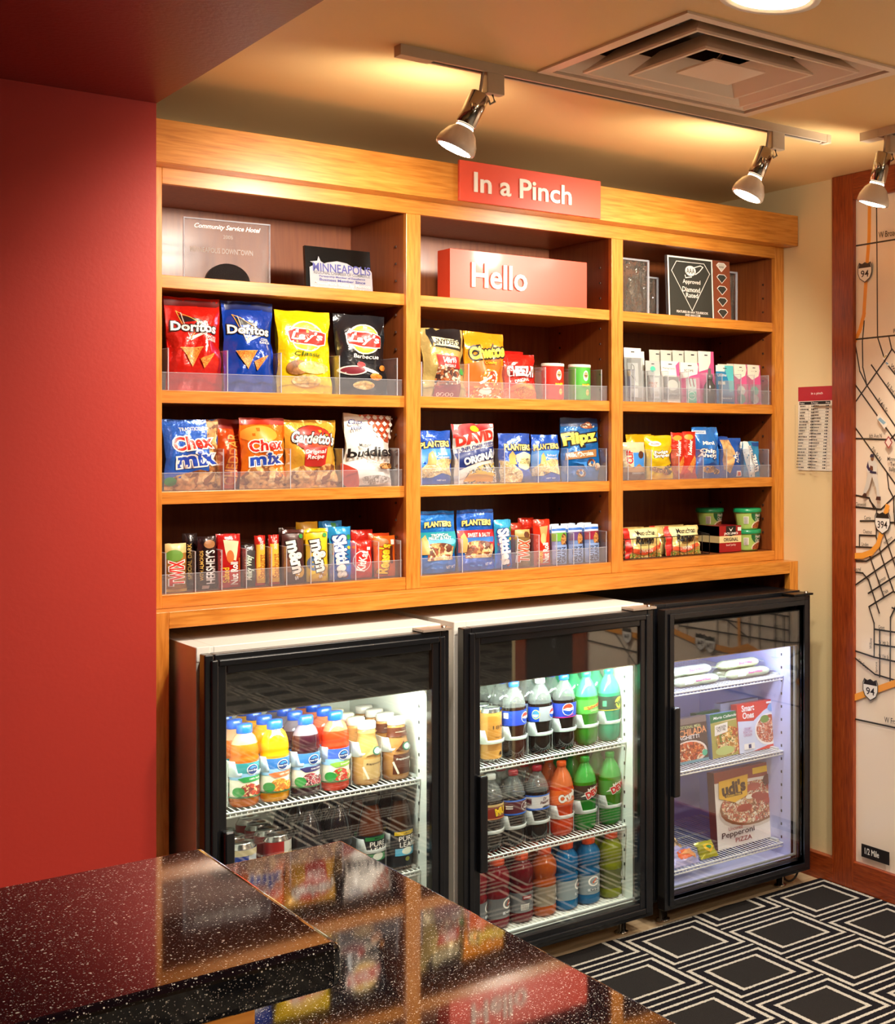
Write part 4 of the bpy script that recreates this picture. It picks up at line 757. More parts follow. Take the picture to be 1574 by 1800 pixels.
def pringles(cx_, base, lab):
    e = empty('crisp_can', (cx_, 3.848, ZA), lab, 'crisp can', 'short crisp cans')
    MB().lathe([(.001, 0), (.034, 0), (.0345, .004), (.034, .108)], plas(base), 32).build('can_body', e)
    lb = label_band(.0343, .004, .107, [('r', 0, 0, 1, .18, ink(base)), ('e', .53, .72, .085, .165, W_), ('e', .53, .74, .065, .10, ink('#c8a070')), ('p', [(.47,.72), (.5,.75), (.53,.73), (.56,.75), (.59,.72), (.53,.69)], BR), ('t', 'Pringles', .54, .43, .24, .085, Y_, 8, {'b': .05, 'o': BR, 'ow': .08}), ('e', .58, .2, .055, .1, F_POT)], ink(base), 180)
    lb.build('wrap', e, recalc=False)
    MB().lathe([(.035, .105), (.036, .106), (.036, .113), (.034, .115), (.001, .113)], mat('lid_white', '#e8e2d4', .4), 32).build('lid', e)
pringles(2.152, '#d02818', 'small red crisp can with a cream lid'); pringles(2.248, '#4fae3c', 'small green crisp can with a cream lid')
# --- middle bay row 2
def planters(cx_, w_, h, lab, sd, t1, fm, z=ZB_, lean=-.06, extra=None, c='#1c50b8'):
    S_ = extra or [('p', [(0,.66), (1,.66), (1,.42), (.6,.44), (.2,.36), (0,.28)], LB_), ('p', [(0,.12), (0,.26), (.3,.42), (.7,.48), (1,.46), (1,.14), (.6,.2), (.3,.12)], fm), ('t', 'PLANTERS', .5, .73, .88, .17, ink('#f4d078'), 4, {'b': .04, 'o': K, 'ow': .07, 'arc': .03}), ('t', t1, .68, .53, .42, .17, W_, 0), ('p', [(.22,.36), (.42,.36), (.46,.5), (.38,.62), (.28,.56)], TAN), ('t', 'NET WT', .6, .07, .3, .04, W_)]
    bag('nut_bag', w_, h, .045, foil(c), S_, sd, kind='pouch', lean=lean, loc=(cx_, 3.84, z), label=lab, cat='nut bag', group=None)
planters(1.760, .100, .160, 'blue salted cashew bag at the left of the middle bay second shelf', 71, 'Salted\nCashews', F_CASH)
bag('sunflower_seed_bag', .136, .182, .05, foil('#e4ded6'), [('p', [(0,1), (1,1), (1,.93), (0,.76)], ink('#b81c20')), ('p', [(.02,.50), (1,.62), (1,.40), (.45,.34), (.1,.22)], NV), ('p', [(.18,.0), (.95,.0), (1,.34), (.6,.30), (.3,.2)], F_SEED), ('p', [(.2,.04), (.9,.02), (.9,.16), (.6,.2), (.3,.15)], ink('#d8a024')), ('t', 'DAVID', .52, .76, .90, .20, ink('#d42a1a'), 9, {'b': .06}), ('e', .5, .90, .1, .055, Y_), ('t', 'SUNFLOWER SEEDS', .52, .605, .88, .09, NV, 10, {'b': .03}), ('t', 'ORIGINAL', .56, .42, .75, .14, W_, 12, {'b': .05})], 73, lean=-.08, ry=-.02, loc=(1.888, 3.842, ZB_), label='white red and navy sunflower seed bag in the middle bay', cat='seed bag')
planters(2.018, .106, .153, 'blue honey roasted peanut bag with a gold badge', 74, 'HONEY\nROAST', F_CASH, extra=[('p', [(0,.12), (0,.45), (.35,.4), (.6,.22), (.6,0), (0,0)], F_CASH), ('p', [(.5,.56), (.75,.62), (1,.56), (1,.3), (.75,.24), (.55,.3)], ink('#f2e6a8')), ('t', 'HONEY\nROASTED', .78, .43, .36, .16, ink('#9a7a20')), ('p', [(.2,.36), (.5,.36), (.5,.54), (.38,.64), (.25,.56)], TAN), ('t', 'PLANTERS', .56, .71, .82, .17, ink('#f4d078'), -1, {'b': .04, 'o': K, 'ow': .07})], c='#2a50b0')
planters(2.122, .094, .149, 'light blue salted peanut bag between the honey roasted and the pretzel bag', 75, 'Salted\nPeanuts', F_CASH)
bag('pretzel_pouch', .134, .204, .045, foil('#1560a8'), [('r', 0, .86, 1, 1, ink('#0c2c5a')), ('e', .7, .87, .2, .045, F_PRE), ('e', .72, .9, .08, .035, F_PRE), ('t', 'Flipz', .47, .66, .86, .34, ink('#f6d85a'), 8, {'b': .05, 'o': K, 'ow': .08}), ('p', [(.1,.44), (.92,.5), (.9,.38), (.08,.33)], ink('#9a6a3a')), ('t', 'Milk Chocolate', .47, .418, .7, .1, W_, 5, {'b': .02}), ('e', .72, .28, .12, .065, F_PRE), ('e', .42, .12, .13, .065, F_PRE), ('e', .9, .22, .09, .06, F_PRE), ('e', .72, .28, .045, .025, ink('#1560a8')), ('e', .42, .12, .045, .025, ink('#1560a8')), ('p', [(.2,.3), (.5,.26), (.6,.16), (.56,.3)], LB_)], 77, kind='pouch', lean=-.06, loc=(2.248, 3.842, ZB_), label='tall blue chocolate pretzel pouch at the right of the middle bay', cat='pretzel pouch')
# --- middle bay row 3
def trail(cx_, w_, lab, sd, c, bandc, t1):
    S_ = [('r', 0, .94, 1, .955, NV), ('p', [(0,.30), (1,.30), (1,.66), (0,.66)], ink(bandc)), ('r', .1, .45, .97, .54, ink('#6ac0e8') if bandc != '#c82a30' else ink('#2d70c0')), ('r', .16, .2, .9, .42, F_NUT), ('e', .5, .42, .34, .06, F_NUT), ('p', [(.04,.3), (.2,.3), (.24,.5), (.16,.62), (.06,.56)], TAN), ('t', 'PLANTERS', .5, .775, .74, .13, ink('#f6d47a'), 0, {'b': .05, 'o': K, 'ow': .06, 'arc': .02}),
          ('t', t1, .55, .58, .6, .16 if '\n' in t1 else .1, W_, 0, {'b': .03}), ('t', '0g  6g', .4, .08, .3, .05, LB_), ('t', 'NET WT', .78, .09, .24, .07, W_)]
    bag('trail_mix_bag', w_, .184, .04, foil(c), S_, sd, kind='pouch', lean=-.05, loc=(cx_, 3.84, ZC), label=lab, cat='trail mix bag')
trail(1.767, .110, 'blue and teal tropical trail mix bag at the lower left of the middle bay', 81, '#1a70c8', '#1f9aa8', 'TROPICAL\nFRUIT & NUT'); trail(1.890, .118, 'blue trail mix bag with a red sweet and salty banner', 82, '#1c5cc0', '#c82a30', 'SWEET & SALTY')
bar(1.976, .056, .150, '#3aa8d8', SKT, 'light blue fruit candy bag in the middle bay beside the trail mix', 83, T=.026, rz=.05)
bar(2.042, .050, .116, '#8a6a38', [('r', 0, .8, 1, 1, ink('#b89a58')), ('t', 'TWIX', .5, .42, 1.35, .7, ink('#c8502a'), 84, {'b': .04, 'o': W_, 'ow': .05}), ('e', .7, .86, .2, .08, ink('#5a3018'))], 'gold candy bar in the middle bay between blue and red packs', 84)
bar(2.038, .054, .135, '#a8341c', [], 'dark red bar set behind the gold one, middle bay', 85, y=3.872)
bar(2.108, .056, .145, '#d83018', [('p', [(.3,.84), (.8,.86), (.7,.5), (.4,.5)], ink('#f0a060')), ('e', .5, .58, .16, .12, ink('#f0c080')), ('t', 'Nut Roll', .64, .27, 1.1, .34, W_, 90, {'b': .04}), ('t', 'Salted', .3, .18, .7, .26, Y_, 90)], 'red nut roll bar in the middle bay next to cereal bars', 86)
bar(2.075, .054, .15, '#c02818', [], 'second red nut roll bar standing behind, middle bay', 87, y=3.873)
for i, (cx_, ac, lab) in enumerate(((2.168, '#6ab03c', 'silver blue cereal bar with a green fruit band'), (2.227, '#5a3a78', 'silver blue cereal bar with a purple fruit band'), (2.286, '#9a1c40', 'silver blue cereal bar with a maroon fruit band'))):
    SB = [('r', 0, .82, 1, 1, ink('#c8d8ec')), ('r', .02, .87, .98, .93, ink('#2a6ac8')), ('r', 0, .6, 1, .82, ink(ac)), ('e', .75, .62, .22, .18, F_COOK), ('r', 0, .0, 1, .5, ink('#8aa6d8')), ('t', 'NUTRI\nGRAIN', .52, .24, .95, .62, ink('#1c2a50'), 90, {'b': .02})]
    bar(cx_, .050, .122, '#7a9ad8', SB, lab, 90+i, cat='cereal bar', name='cereal_bar', grp='cereal bars in the middle bay')
    bar(cx_-.006, .052, .126, '#5f8ad0', [('r', 0, .86, 1, 1, ink('#b8cce6'))], lab+', behind the front one', 94+i, y=3.868, cat='cereal bar', name='cereal_bar', grp='cereal bars in the middle bay')
# --- right bay row 1: toiletries on cards
CLR = clear('clear_blister', (.9, .92, .92), 1.45, .12)
def card(cx_, w_, h, base, shapes, lab, y=3.84, blist=None, cat='toiletry pack', grp=None, bm=None, nm_='toiletry_card'):
    e = empty(nm_, (cx_, y, ZA), lab, cat, grp, rot=(-.06, 0, .0))
    mb = MB(); S2 = [('r', .4, .915, .6, .935, K), ('e', .44, .925, .025, .012, K)]
    paint(mb, shapes+S2, w_, h, lambda u, v: Vector(((u-.5)*w_, -.001, v*h)), 2, 2, base, .0002); mb.box(-w_/2, -.0004, 0, w_/2, .0006, h, base)
    mb.build('card', e, recalc=False)
    if blist:
        x0, z0, x1, z1, d = blist; MB().box((x0-.5)*w_, -d, z0*h, (x1-.5)*w_, -.002, z1*h, bm or CLR).build('blister', e, bevel=.003)
PINK = ink('#d8588c'); CRM = ink('#ece8de'); GRE = ink('#b9bcb8'); MINT = ink('#4fbfa4')
card(2.448, .066, .180, CRM, [('r', 0, .0, 1, .82, ink('#8e908c')), ('r', .18, .3, .8, .72, ink('#c9cac6')), ('t', 'CLEAR', .5, .33, .5, .1, CRM), ('r', .2, .08, .75, .24, CRM), ('l', [(.4,.68), (.35,.5), (.6,.4), (.55,.66), (.42,.7)], .04, ink('#55585a'))], 'tall clear packed phone charger card, leftmost in the toiletries row', blist=(.12, .05, .85, .8, .03), cat='charger pack')
card(2.478, .07, .172, ink('#dfe2da'), [], 'pale card standing behind the charger', y=3.87)
card(2.526, .058, .140, GRE, [('e', .5, .8, .18, .07, MINT), ('r', .1, .1, .9, .6, ink('#e8e4de')), ('t', 'FIRST\nAID', .5, .42, .6, .3, ink('#e0603c'), 0), ('r', .18, .14, .84, .26, ink('#c8c4bc'))], 'pale travel pack with a small green round mark', blist=(.06, .04, .94, .64, .02))
card(2.596, .074, .142, CRM, [('p', [(1,1), (1,.5), (.85,.62), (.8,.9)], PINK), ('t', 'Playing Cards', .42, .82, .66, .08, ink('#4a4a48'), -2), ('r', .1, .08, .95, .62, ink('#8d8a84')), ('e', .6, .42, .3, .13, CRM), ('t', 'PLAYING', .55, .2, .7, .1, CRM)], 'white playing card pack with a pink edge', blist=(.1, .04, .95, .64, .02), cat='playing card pack')
card(2.676, .078, .140, PINK, [('p', [(0,1), (.9,1), (.96,.9), (.9,.72), (.6,.68), (.3,.62), (0,.6)], CRM), ('t', 'SCOPE', .45, .80, .5, .1, ink('#4a4a48')), ('r', .28, .0, .82, .6, ink('#d9e4de')), ('l', [(.45,.6), (.52,.42)], .05, ink('#a8345a')), ('l', [(.62,.62), (.7,.42)], .05, ink('#a8345a')), ('r', .3, .0, .8, .28, MINT), ('e', .56, .18, .2, .1, CRM), ('e', .56, .18, .17, .085, MINT), ('t', 'SCOPE', .56, .18, .26, .06, CRM)], 'pink and white mouthwash card with a mint green bottle', blist=(.28, .02, .85, .62, .022))
for i, dx in enumerate((-.16, -.124, -.086, -.046, 0)):
    card(2.776+dx, .066, .186, ink('#dcdacb') if i < 4 else CRM, [('p', [(.82,1), (1,1), (1,0), (0,0), (0,.6), (.6,.66), (.78,.78)], PINK if i == 4 else ink('#c8b8a0'))], ['rearmost', 'fourth', 'third', 'second', 'front'][i]+' card in the fanned run of tall hang cards', y=3.945-i*.016, cat='hang card', grp='fanned tall hang cards')
gb = empty('lotion_bottle', (2.752, 3.835, ZA), 'small dark grey pump bottle in front of the pink cards', 'bottle')
MB().lathe([(.001, 0), (.019, 0), (.0195, .01), (.0195, .06), (.012, .074), (.009, .08), (.009, .09)], liquid('#5c5a58'), 20).build('bottle_body', gb)
MB().lathe([(.011, .082), (.011, .1), (.006, .102), (.005, .122), (.001, .123)], plas('#6c6a68'), 16).build('nozzle', gb)
card(2.825, .076, .136, ink('#1f7fb0'), [('p', [(.45,1), (1,1), (1,.35), (.75,.3), (.7,.6)], ink('#58bfc4')), ('r', 0, .84, .5, 1, CRM), ('t', 'Listerine', .34, .75, .5, .14, W_, 0), ('r', .1, .5, .5, .58, CRM), ('r', .2, .04, .95, .22, ink('#1c5a90')), ('t', 'FRESH', .55, .14, .6, .06, CRM)], 'blue and teal breath freshener card', blist=(.1, .05, .9, .6, .015))
card(2.850, .075, .142, ink('#e6e2cc'), [], 'cream card standing behind the blue and teal one', y=3.862)
for cx_, lab, a, b in ((2.895, 'pink card with a white dot above a mint dot', CRM, MINT), (2.955, 'pink card with a mint dot above a white dot, right end', MINT, CRM)):
    card(cx_, .058, .143, PINK, [('p', [(0,1), (.9,1), (.95,.86), (.85,.72), (.55,.66), (.35,.62), (0,.72)], ink('#ece6d4')), ('t', ':-)', .5, .84, .4, .08, ink('#5a5648')), ('e', .5, .34, .30, .12, a), ('e', .5, .13, .30, .12, b)], lab, blist=(.12, .03, .9, .5, .014), grp='pink cards with two dots')
    card(cx_-.012, .058, .145, ink('#dcd6c4'), [], lab.replace('pink card', 'cream card behind the pink card'), y=3.865, grp=None)
bar(2.385, .022, .102, '#3a62b8', [('r', 0, .82, 1, 1, Y_), ('t', 'minis', .5, .42, 2, .5, W_, -86)], 'slim blue and yellow mint roll at the left end of the toiletries row', 131, z=ZA, cat='mint roll')
# --- right bay row 2
bar(2.446, .084, .125, '#e8d8b0', [('r', 0, 0, 1, .34, ink('#6e4028')), ('r', .42, .34, .95, .72, LB_), ('p', [(.0,.28), (.2,.4), (.4,.3), (.65,.42), (.9,.3), (1,.34), (1,.2), (0,.2)], ink('#a87848')), ('t', 'CLIF', .26, .6, .5, .24, ink('#c8281c'), 90, {'b': .05, 'o': W_, 'ow': .05}), ('e', .75, .66, .12, .1, BR), ('t', 'CHOCOLATE', .6, .17, .55, .06, W_)], 'brown and blue energy bar with red letters at the left of the cookie shelf', 132, z=ZB_, cat='energy bar')
bag('cookie_bag', .106, .148, .04, foil('#f0cc18'), [('r', 0, .93, 1, 1, ink('#e0b810')), ('e', .3, .8, .2, .06, W_), ('t', 'Keebler', .3, .8, .24, .05, R), ('t', 'Fudge\nStripes', .5, .56, .6, .24, W_, 5, {'b': .03, 'o': BR, 'ow': .08}), ('p', [(.1,.3), (.5,.24), (.95,.36), (.95,.28), (.5,.14), (.1,.2)], F_COOK), ('e', .75, .16, .2, .06, F_COOK)], 133, lean=-.06, loc=(2.546, 3.84, ZB_), label='yellow striped cookie bag on the right bay second shelf', cat='cookie bag')
bag('cookie_bag', .1, .152, .03, foil('#d8b010'), [], 134, lean=-.04, loc=(2.498, 3.885, ZB_), label='second yellow cookie bag set behind and left of the first', cat='cookie bag')
for cx_, w2, lab, sd, yy, hh in ((2.628, .056, 'first slim red cracker sleeve with an orange cracker picture', 135, 3.842, .158), (2.672, .054, 'second slim red cracker sleeve beside the blue cookie bag', 136, 3.838, .162)):
    bar(cx_, w2, hh, '#d2301c', [('e', .4, .88, .3, .06, ink('#f0a030')), ('t', 'Keebler', .45, .66, .95, .26, W_, 84, {'b': .03}), ('p', [(.2,.2), (.75,.5), (.9,.4), (.5,.1)], F_CHIP), ('r', 0, .0, 1, .08, ink('#b82014'))], lab, sd, z=ZB_, y=yy, cat='cracker pack', name='cracker_pack', grp='slim red cracker sleeves')
bag('cookie_bag', .108, .178, .045, foil('#2a78d0'), [('r', .06, .86, .5, .93, ink('#d8e4f0')), ('t', 'SNACKSAK', .28, .895, .36, .05, ink('#2a4a90')), ('t', 'Mini', .5, .68, .45, .11, W_, 0, {'b': .03}), ('t', 'Chips\nAhoy!', .5, .47, .70, .30, W_, -4, {'b': .04, 'o': NV, 'ow': .10}), ('p', [(0,0), (1,0), (1,.24), (.6,.3), (0,.2)], ink('#1c4a98')), ('e', .55, .17, .3, .07, F_COOK), ('e', .85, .12, .13, .05, F_COOK)], 137, lean=-.06, loc=(2.742, 3.842, ZB_), label='tall blue mini chocolate chip cookie bag on the right bay second shelf', cat='cookie bag')
bag('pastry_pack', .092, .140, .035, foil('#1b57b8'), [('p', [(.05,.95), (.45,.95), (.6,.6), (.4,.1), (.1,.2)], food('toaster_pastry', ['#e0b880', '#d8a868', '#c89058'], 40)), ('t', 'POP\nTARTS', .72, .52, .44, .3, W_, 60, {'b': .04}), ('r', .7, .02, .95, .16, ink('#e8d8d0')), ('r', .76, .04, .9, .13, R)], 138, lean=-.07, loc=(2.850, 3.842, ZB_), label='dark blue toaster pastry pack near the right of the cookie shelf', cat='pastry pack')
bag('pastry_pack', .092, .146, .03, foil('#1648a8'), [], 139, lean=-.05, loc=(2.825, 3.885, ZB_), label='second dark blue pastry pack set behind the first', cat='pastry pack')
bag('cereal_treat', .072, .128, .025, foil('#3a9ad0'), [('p', [(.0,1), (.3,1), (.7,0), (.35,0), (0,.5)], ink('#dfe8ea')), ('r', .55, .86, 1, .97, ink('#1c4a90')), ('t', 'RICE KRISPIES', .45, .62, .9, .16, W_, -78, {'b': .03, 'o': NV, 'ow': .05}), ('t', 'TREATS', .66, .38, .85, .24, W_, -78, {'b': .05, 'o': NV, 'ow': .06})], 140, lean=-.06, loc=(2.940, 3.84, ZB_), label='light blue marshmallow cereal treat at the right end of the cookie shelf', cat='cereal treat')
bag('cereal_treat', .072, .128, .025, foil('#2a6ab0'), [('r', 0, .8, 1, 1, W_)], 141, lean=-.04, loc=(2.905, 3.876, ZB_), label='second cereal treat tucked behind the front one', cat='cereal treat')
# --- right bay row 3
def ramen(cx_, lab, sd, y=3.845, full=True, rz=0, grp=None):
    S_ = [('p', [(0,0), (.14,0), (.16,1), (0,1)], R), ('p', [(.14,.62), (.95,.62), (.95,.95), (.14,.95)], ink('#f4e6a8')), ('t', 'Maruchan', .56, .79, .52, .13, K, 0, {'b': .02}), ('t', 'Ramen', .5, .55, .45, .16, K, 0, {'b': .05}), ('t', 'NOODLE SOUP', .5, .40, .3, .05, K), ('p', [(.14,.3), (.5,.2), (.95,.4), (.95,.28), (.5,.08), (.14,.18)], ink('#e8643c')), ('t', 'CHICKEN', .5, .22, .35, .07, W_), ('p', [(.1,0), (.95,0), (.95,.24), (.5,.06), (.1,.14)], F_NOOD)] if full else [('r', 0, 0, .14, 1, R)]
    bag('noodle_pack', .142, .102, .05, foil('#ecd688'), S_, sd, lean=-.22, rz=rz, loc=(cx_, y, ZC), label=lab, cat='noodle pack', group=grp)
ramen(2.488, 'left yellow and red noodle soup packet behind the black wire basket', 151); ramen(2.650, 'right yellow and red noodle soup packet behind the black wire basket', 152)
ramen(2.470, 'noodle packet standing right behind the left front packet', 153, 3.90, False); ramen(2.632, 'noodle packet standing right behind the right front packet', 154, 3.90, False)
wb = MB(); BW = mat('black_wire', '#0c0a0a', .4)
for z in (.002, .068): wb.tube([(-.17, 0, z), (.17, 0, z)], .0016, BW, 6); wb.tube([(-.17, 0, z), (-.17, .2, z)], .0016, BW, 6); wb.tube([(.17, 0, z), (.17, .2, z)], .0016, BW, 6)
for i in range(12): wb.tube([(-.17+.34*i/11, 0, .002), (-.17+.34*i/11, 0, .068)], .0012, BW, 6)
wb.tube([(.17, 0, .068), (.17, .2, .09)], .0016, BW, 6)
tag(wb.build('wire_basket', loc=(2.566, 3.813, ZC)), 'black wire basket holding the noodle packets at lower right of the cabinet', 'basket')
DR = ink('#9c1418')
e_ = carton('jerky_box', .096, .092, .16, DR, [('r', 0, .36, 1, .62, ink('#ecd9a0')), ('p', [(.3,1), (.75,1), (.75,.66), (.52,.6), (.3,.66)], K), ('p', [(.42,.95), (.52,.84), (.62,.95), (.54,.8), (.5,.8)], W_), ('t', "JACK LINK'S", .52, .70, .62, .10, W_, 0, {'b': .04}), ('t', 'ORIGINAL', .52, .48, .66, .13, K, 0, {'b': .02}), ('t', 'beef jerky', .52, .26, .44, .10, ink('#e8c8b8')), ('r', .82, .8, .98, .94, W_)], (2.842, 3.835, ZC), 'dark red jerky box with a cream band next to the noodle packets', 'jerky box', side=DR, lshapes=[('r', 0, .36, 1, .62, ink('#d8c48c'))])
def bowl(x, y, z, lab):
    e = empty('soup_bowl', (x, y, z), lab, 'soup bowl', 'green lidded soup bowls')
    GB_ = plas('#9fc25a'); MB().lathe([(.001, 0), (.036, 0), (.0375, .004), (.0475, .06), (.049, .062)], GB_, 28).build('bowl', e)
    MB().lathe([(.0505, .060), (.0515, .062), (.0505, .074), (.046, .0755), (.001, .0745)], plas('#149058'), 28).build('lid', e)
    mb = MB(); A = math.radians(190)
    def S(u, v):
        t = -math.pi/2-A/2+A*u; r = .0380+.0095*v; return Vector((r*math.cos(t), r*math.sin(t), .005+.053*v))
    paint(mb, [('e', .6, .95, .2, .55, ink('#0f6a38')), ('t', 'Healthy\nChoice', .62, .74, .22, .17, W_), ('e', .66, .1, .24, .42, ink('#e8e0c8')), ('e', .66, .08, .21, .36, food('soup', ['#8c2c18', '#c8502a', '#5a2010', '#d88a48'], 200)), ('r', .22, .3, .34, .8, W_)]+[('r', .23+.014*k, .32, .235+.014*k, .78, K) for k in range(7)], .043*A, .053, S, 14, 3, ink('#a8ca68'))
    mb.build('label', e, recalc=False)
bowl(2.937, 3.862, ZC, 'lower soup bowl of the stack of two beside the jerky box'); bowl(2.937, 3.862, ZC+.0758, 'upper soup bowl of the stack of two beside the jerky box')
bowl(2.846, 3.965, ZC+.0758, 'upper soup bowl of the stack behind the jerky box'); bowl(2.846, 3.965, ZC, 'lower soup bowl hidden behind the jerky box')
# ================================================================ coolers
def cooler(x0, x1, ztop, col, label, lamp, lin_m, shelves, gx0, gx1, band, handle, il, glides=True, power=9):
    W = x1-x0; xc = (x0+x1)/2; YF, YBk = 3.565, 4.17; z0 = .085
    e = empty('display_cooler', (xc, 3.87, 0), label, 'cooler', 'glass door coolers under the snack shelves')
    def L(n, a, y0, b, c_, y1, d, m, bv=.002, par=None): return boxo(n, a-xc, y0-3.87, b, c_-xc, y1-3.87, d, m, par or e, bv)
    ix0, ix1 = il; iz0, iz1 = .105, .865
    # outer cabinet as five panels
    mb = MB()
    def pb(a, y0, b, c_, y1, d): mb.box(a-xc, y0-3.87, b, c_-xc, y1-3.87, d, col)
    pb(x0, YF, z0, ix0-.004, YBk, ztop); pb(ix1+.004, YF, z0, x1, YBk, ztop); pb(ix0-.004, YF, iz1+.004, ix1+.004, YBk, ztop); pb(ix0-.004, YF, z0, ix1+.004, YBk, iz0-.004); pb(ix0-.004, YBk-.03, iz0-.004, ix1+.004, YBk, iz1+.004)
    mb.build('outer_cabinet', e, bevel=.0015)
    for xx in (x0+.001, x1-.032): L('corner_cap', xx, YF-.0008, ztop-.036, xx+.031, YF+.03, ztop+.0006, col, .001)
    mb = MB()
    def lb(a, y0, b, c_, y1, d): mb.box(a-xc, y0-3.87, b, c_-xc, y1-3.87, d, lin_m)
    lb(ix0-.003, YF-.001, iz0-.003, ix0, 4.1, iz1+.003); lb(ix1, YF-.001, iz0-.003, ix1+.003, 4.1, iz1+.003); lb(ix0, YF-.001, iz1, ix1, 4.1, iz1+.003); lb(ix0, YF-.001, iz0-.003, ix1, 4.1, iz0); lb(ix0, 4.097, iz0, ix1, 4.1, iz1)
    ln = mb.build('liner', e)
    sp_ = MB()
    for k in range(15):
        z = .16+k*.045
        for xx in (ix0-xc, ix1-xc-.0008): sp_.box(xx, -.262, z, xx+.0008, -.256, z+.009, BLKM)
    sp_.build('shelf_slots', e)
    # door
    yd, yb = 3.5, 3.547; d = MB()
    f = .046
    dz0, dz1 = .066, ztop-.012
    def frame(a, b, c_, d_, y0, y1, wd, m, M):
        M.box(a-xc, y0-3.87, b, a+wd-xc, y1-3.87, d_, m); M.box(c_-wd-xc, y0-3.87, b, c_-xc, y1-3.87, d_, m); M.box(a+wd-xc, y0-3.87, b, c_-wd-xc, y1-3.87, b+wd, m); M.box(a+wd-xc, y0-3.87, d_-wd, c_-wd-xc, y1-3.87, d_, m)
    frame(x0+.002, dz0, x1-.002, dz1, yd+.008, yb, .022, BLK, d)
    frame(x0+.016, dz0+.014, x1-.016, dz1-.014, yd, yb-.01, .016, BLK, d)
    frame(x0+.03, dz0+.028, x1-.03, dz1-.028, yd+.006, yb-.005, gx0-x0-.03, BLK, d)
    dr = d.build('door_frame', e, bevel=.003)
    L('door_glass', gx0-.003, 3.515, dz0+.05, gx1+.003, 3.519, dz1-.05, GLASS, 0)
    L('black_header', gx0-.002, 3.523, band, gx1+.002, 3.53, dz1-.048, BLKM, 0)
    L('header_edge_strip', gx0-.002, 3.5225, band-.003, gx1+.002, 3.5305, band, CHR, 0)
    fr2 = MB(); frame(gx0+.002, dz0+.052, gx1-.002, dz1-.052, 3.536, 3.545, .006, mat('gasket_grey', '#8a8d88', .4), fr2); fr2.build('glass_spacer', e)
    gk = MB(); frame(x0+.012, dz0+.01, x1-.012, dz1-.01, yb, YF, .02, mat('gasket_rubber', '#30231f', .6), gk); gk.build('door_gasket', e)
    hz0, hz1 = handle
    L('door_handle', gx0-.012, 3.482, hz0, gx0+.012, 3.508, hz1, BLK, .005)
    hb_ = MB().box(x1-.08-xc, 3.497-3.87, ztop-.010, x1-xc+.003, 3.575-3.87, ztop-.0035, mat('hinge_plate', '#b8a89a' if col is WHT else '#141416', .35, .5)); hb_.tube([(x1-.016-xc, 3.512-3.87, ztop-.014), (x1-.016-xc, 3.512-3.87, ztop+.002)], .007, STEEL); hb_.build('hinge_bracket', e)
    L('base_grille', x0+.01, YF+.03, .068, x1-.01, YF+.05, .0845, BLKM, 0)
    for lx in (x0+.06, x1-.055):
        for ly in (3.605, 4.1):
            MB().lathe([(.001, 0), (.022, 0), (.022, .006), (.013, .009), (.013, .0845), (.001, .0848)], CHR, 20).build('leg', e, loc=(lx-xc, ly-3.87, 0))
    # lamp
    MB().tube([(ix0+.03-xc, 3.585-3.87, iz1-.012), (ix1-.03-xc, 3.585-3.87, iz1-.012)], .0075, mat('tube_'+label[:5], lamp, .4, emit=2)).build('lamp_tube', e)
    l = bpy.data.lights.new('cooler_lamp_glow', 'AREA'); l.energy = power; l.color = lin(lamp); l.shape = 'RECTANGLE'; l.size = W-.14; l.size_y = .03
    o = bpy.data.objects.new('cooler_lamp_glow', l); SC.collection.objects.link(o); o.parent = e; o.location = (0, 3.572-3.87, iz1-.025); o.rotation_euler = (math.radians(34), 0, 0)
    # wire shelves
    for z, fy in shelves:
        s = MB(); y0, y1 = fy-3.87, 4.085-3.87; a, b = ix0+.004-xc, ix1-.004-xc
        s.tube([(a, y1, z-.004), (a, y0, z-.004), (b, y0, z-.004), (b, y1, z-.004)], .0032, WIRE, 6); s.tube([(a, y0+.001, z-.014), (b, y0+.001, z-.014)], .0028, WIRE, 6)
        for yy in (y0+.13, y0+.3): s.tube([(a, yy, z-.006), (b, yy, z-.006)], .0026, WIRE, 6)
        n = int((b-a)/.0135)
        for i in range(1, n):
            x = a+(b-a)*i/n; s.tube([(x, y1, z-.0018), (x, y0, z-.0018), (x, y0-.001, z-.014)], .0015, WIRE, 4, False)
        s.build('wire_shelf', e)
        mbc = MB()
        for xx in (a, b-.012): mbc.box(xx, y0+.02, z-.002, xx+.012, y0+.055, z+.006, mat('clip_plastic', '#c8ccc8', .3))
        mbc.build('shelf_clips', e)
    return e
cooler(1.028, 1.650, 1.024, WHT, 'white cooler with black door holding juice and coffee bottles, under the left bay', '#f4fff0', LINER, ((.598, 3.60), (.345, 3.60)), 1.080, 1.609, .856, (.30, .58), (1.072, 1.609), power=3.3)
cooler(1.688, 2.308, 1.024, WHT, 'white cooler with black door holding soda and sports drinks, under the middle bay', '#ecfff0', LINER, ((.596, 3.60), (.336, 3.60), (.108, 3.60)), 1.738, 2.273, .846, (.33, .60), (1.728, 2.268), power=3.6)
cooler(2.346, 2.938, 1.016, BLK, 'black cooler holding frozen meals and pizza at the right end', '#dce2ff', LINER3, ((.724, 3.60), (.466, 3.60), (.150, 3.60)), 2.378, 2.900, .838, (.42, .70), (2.392, 2.894), power=1.6)
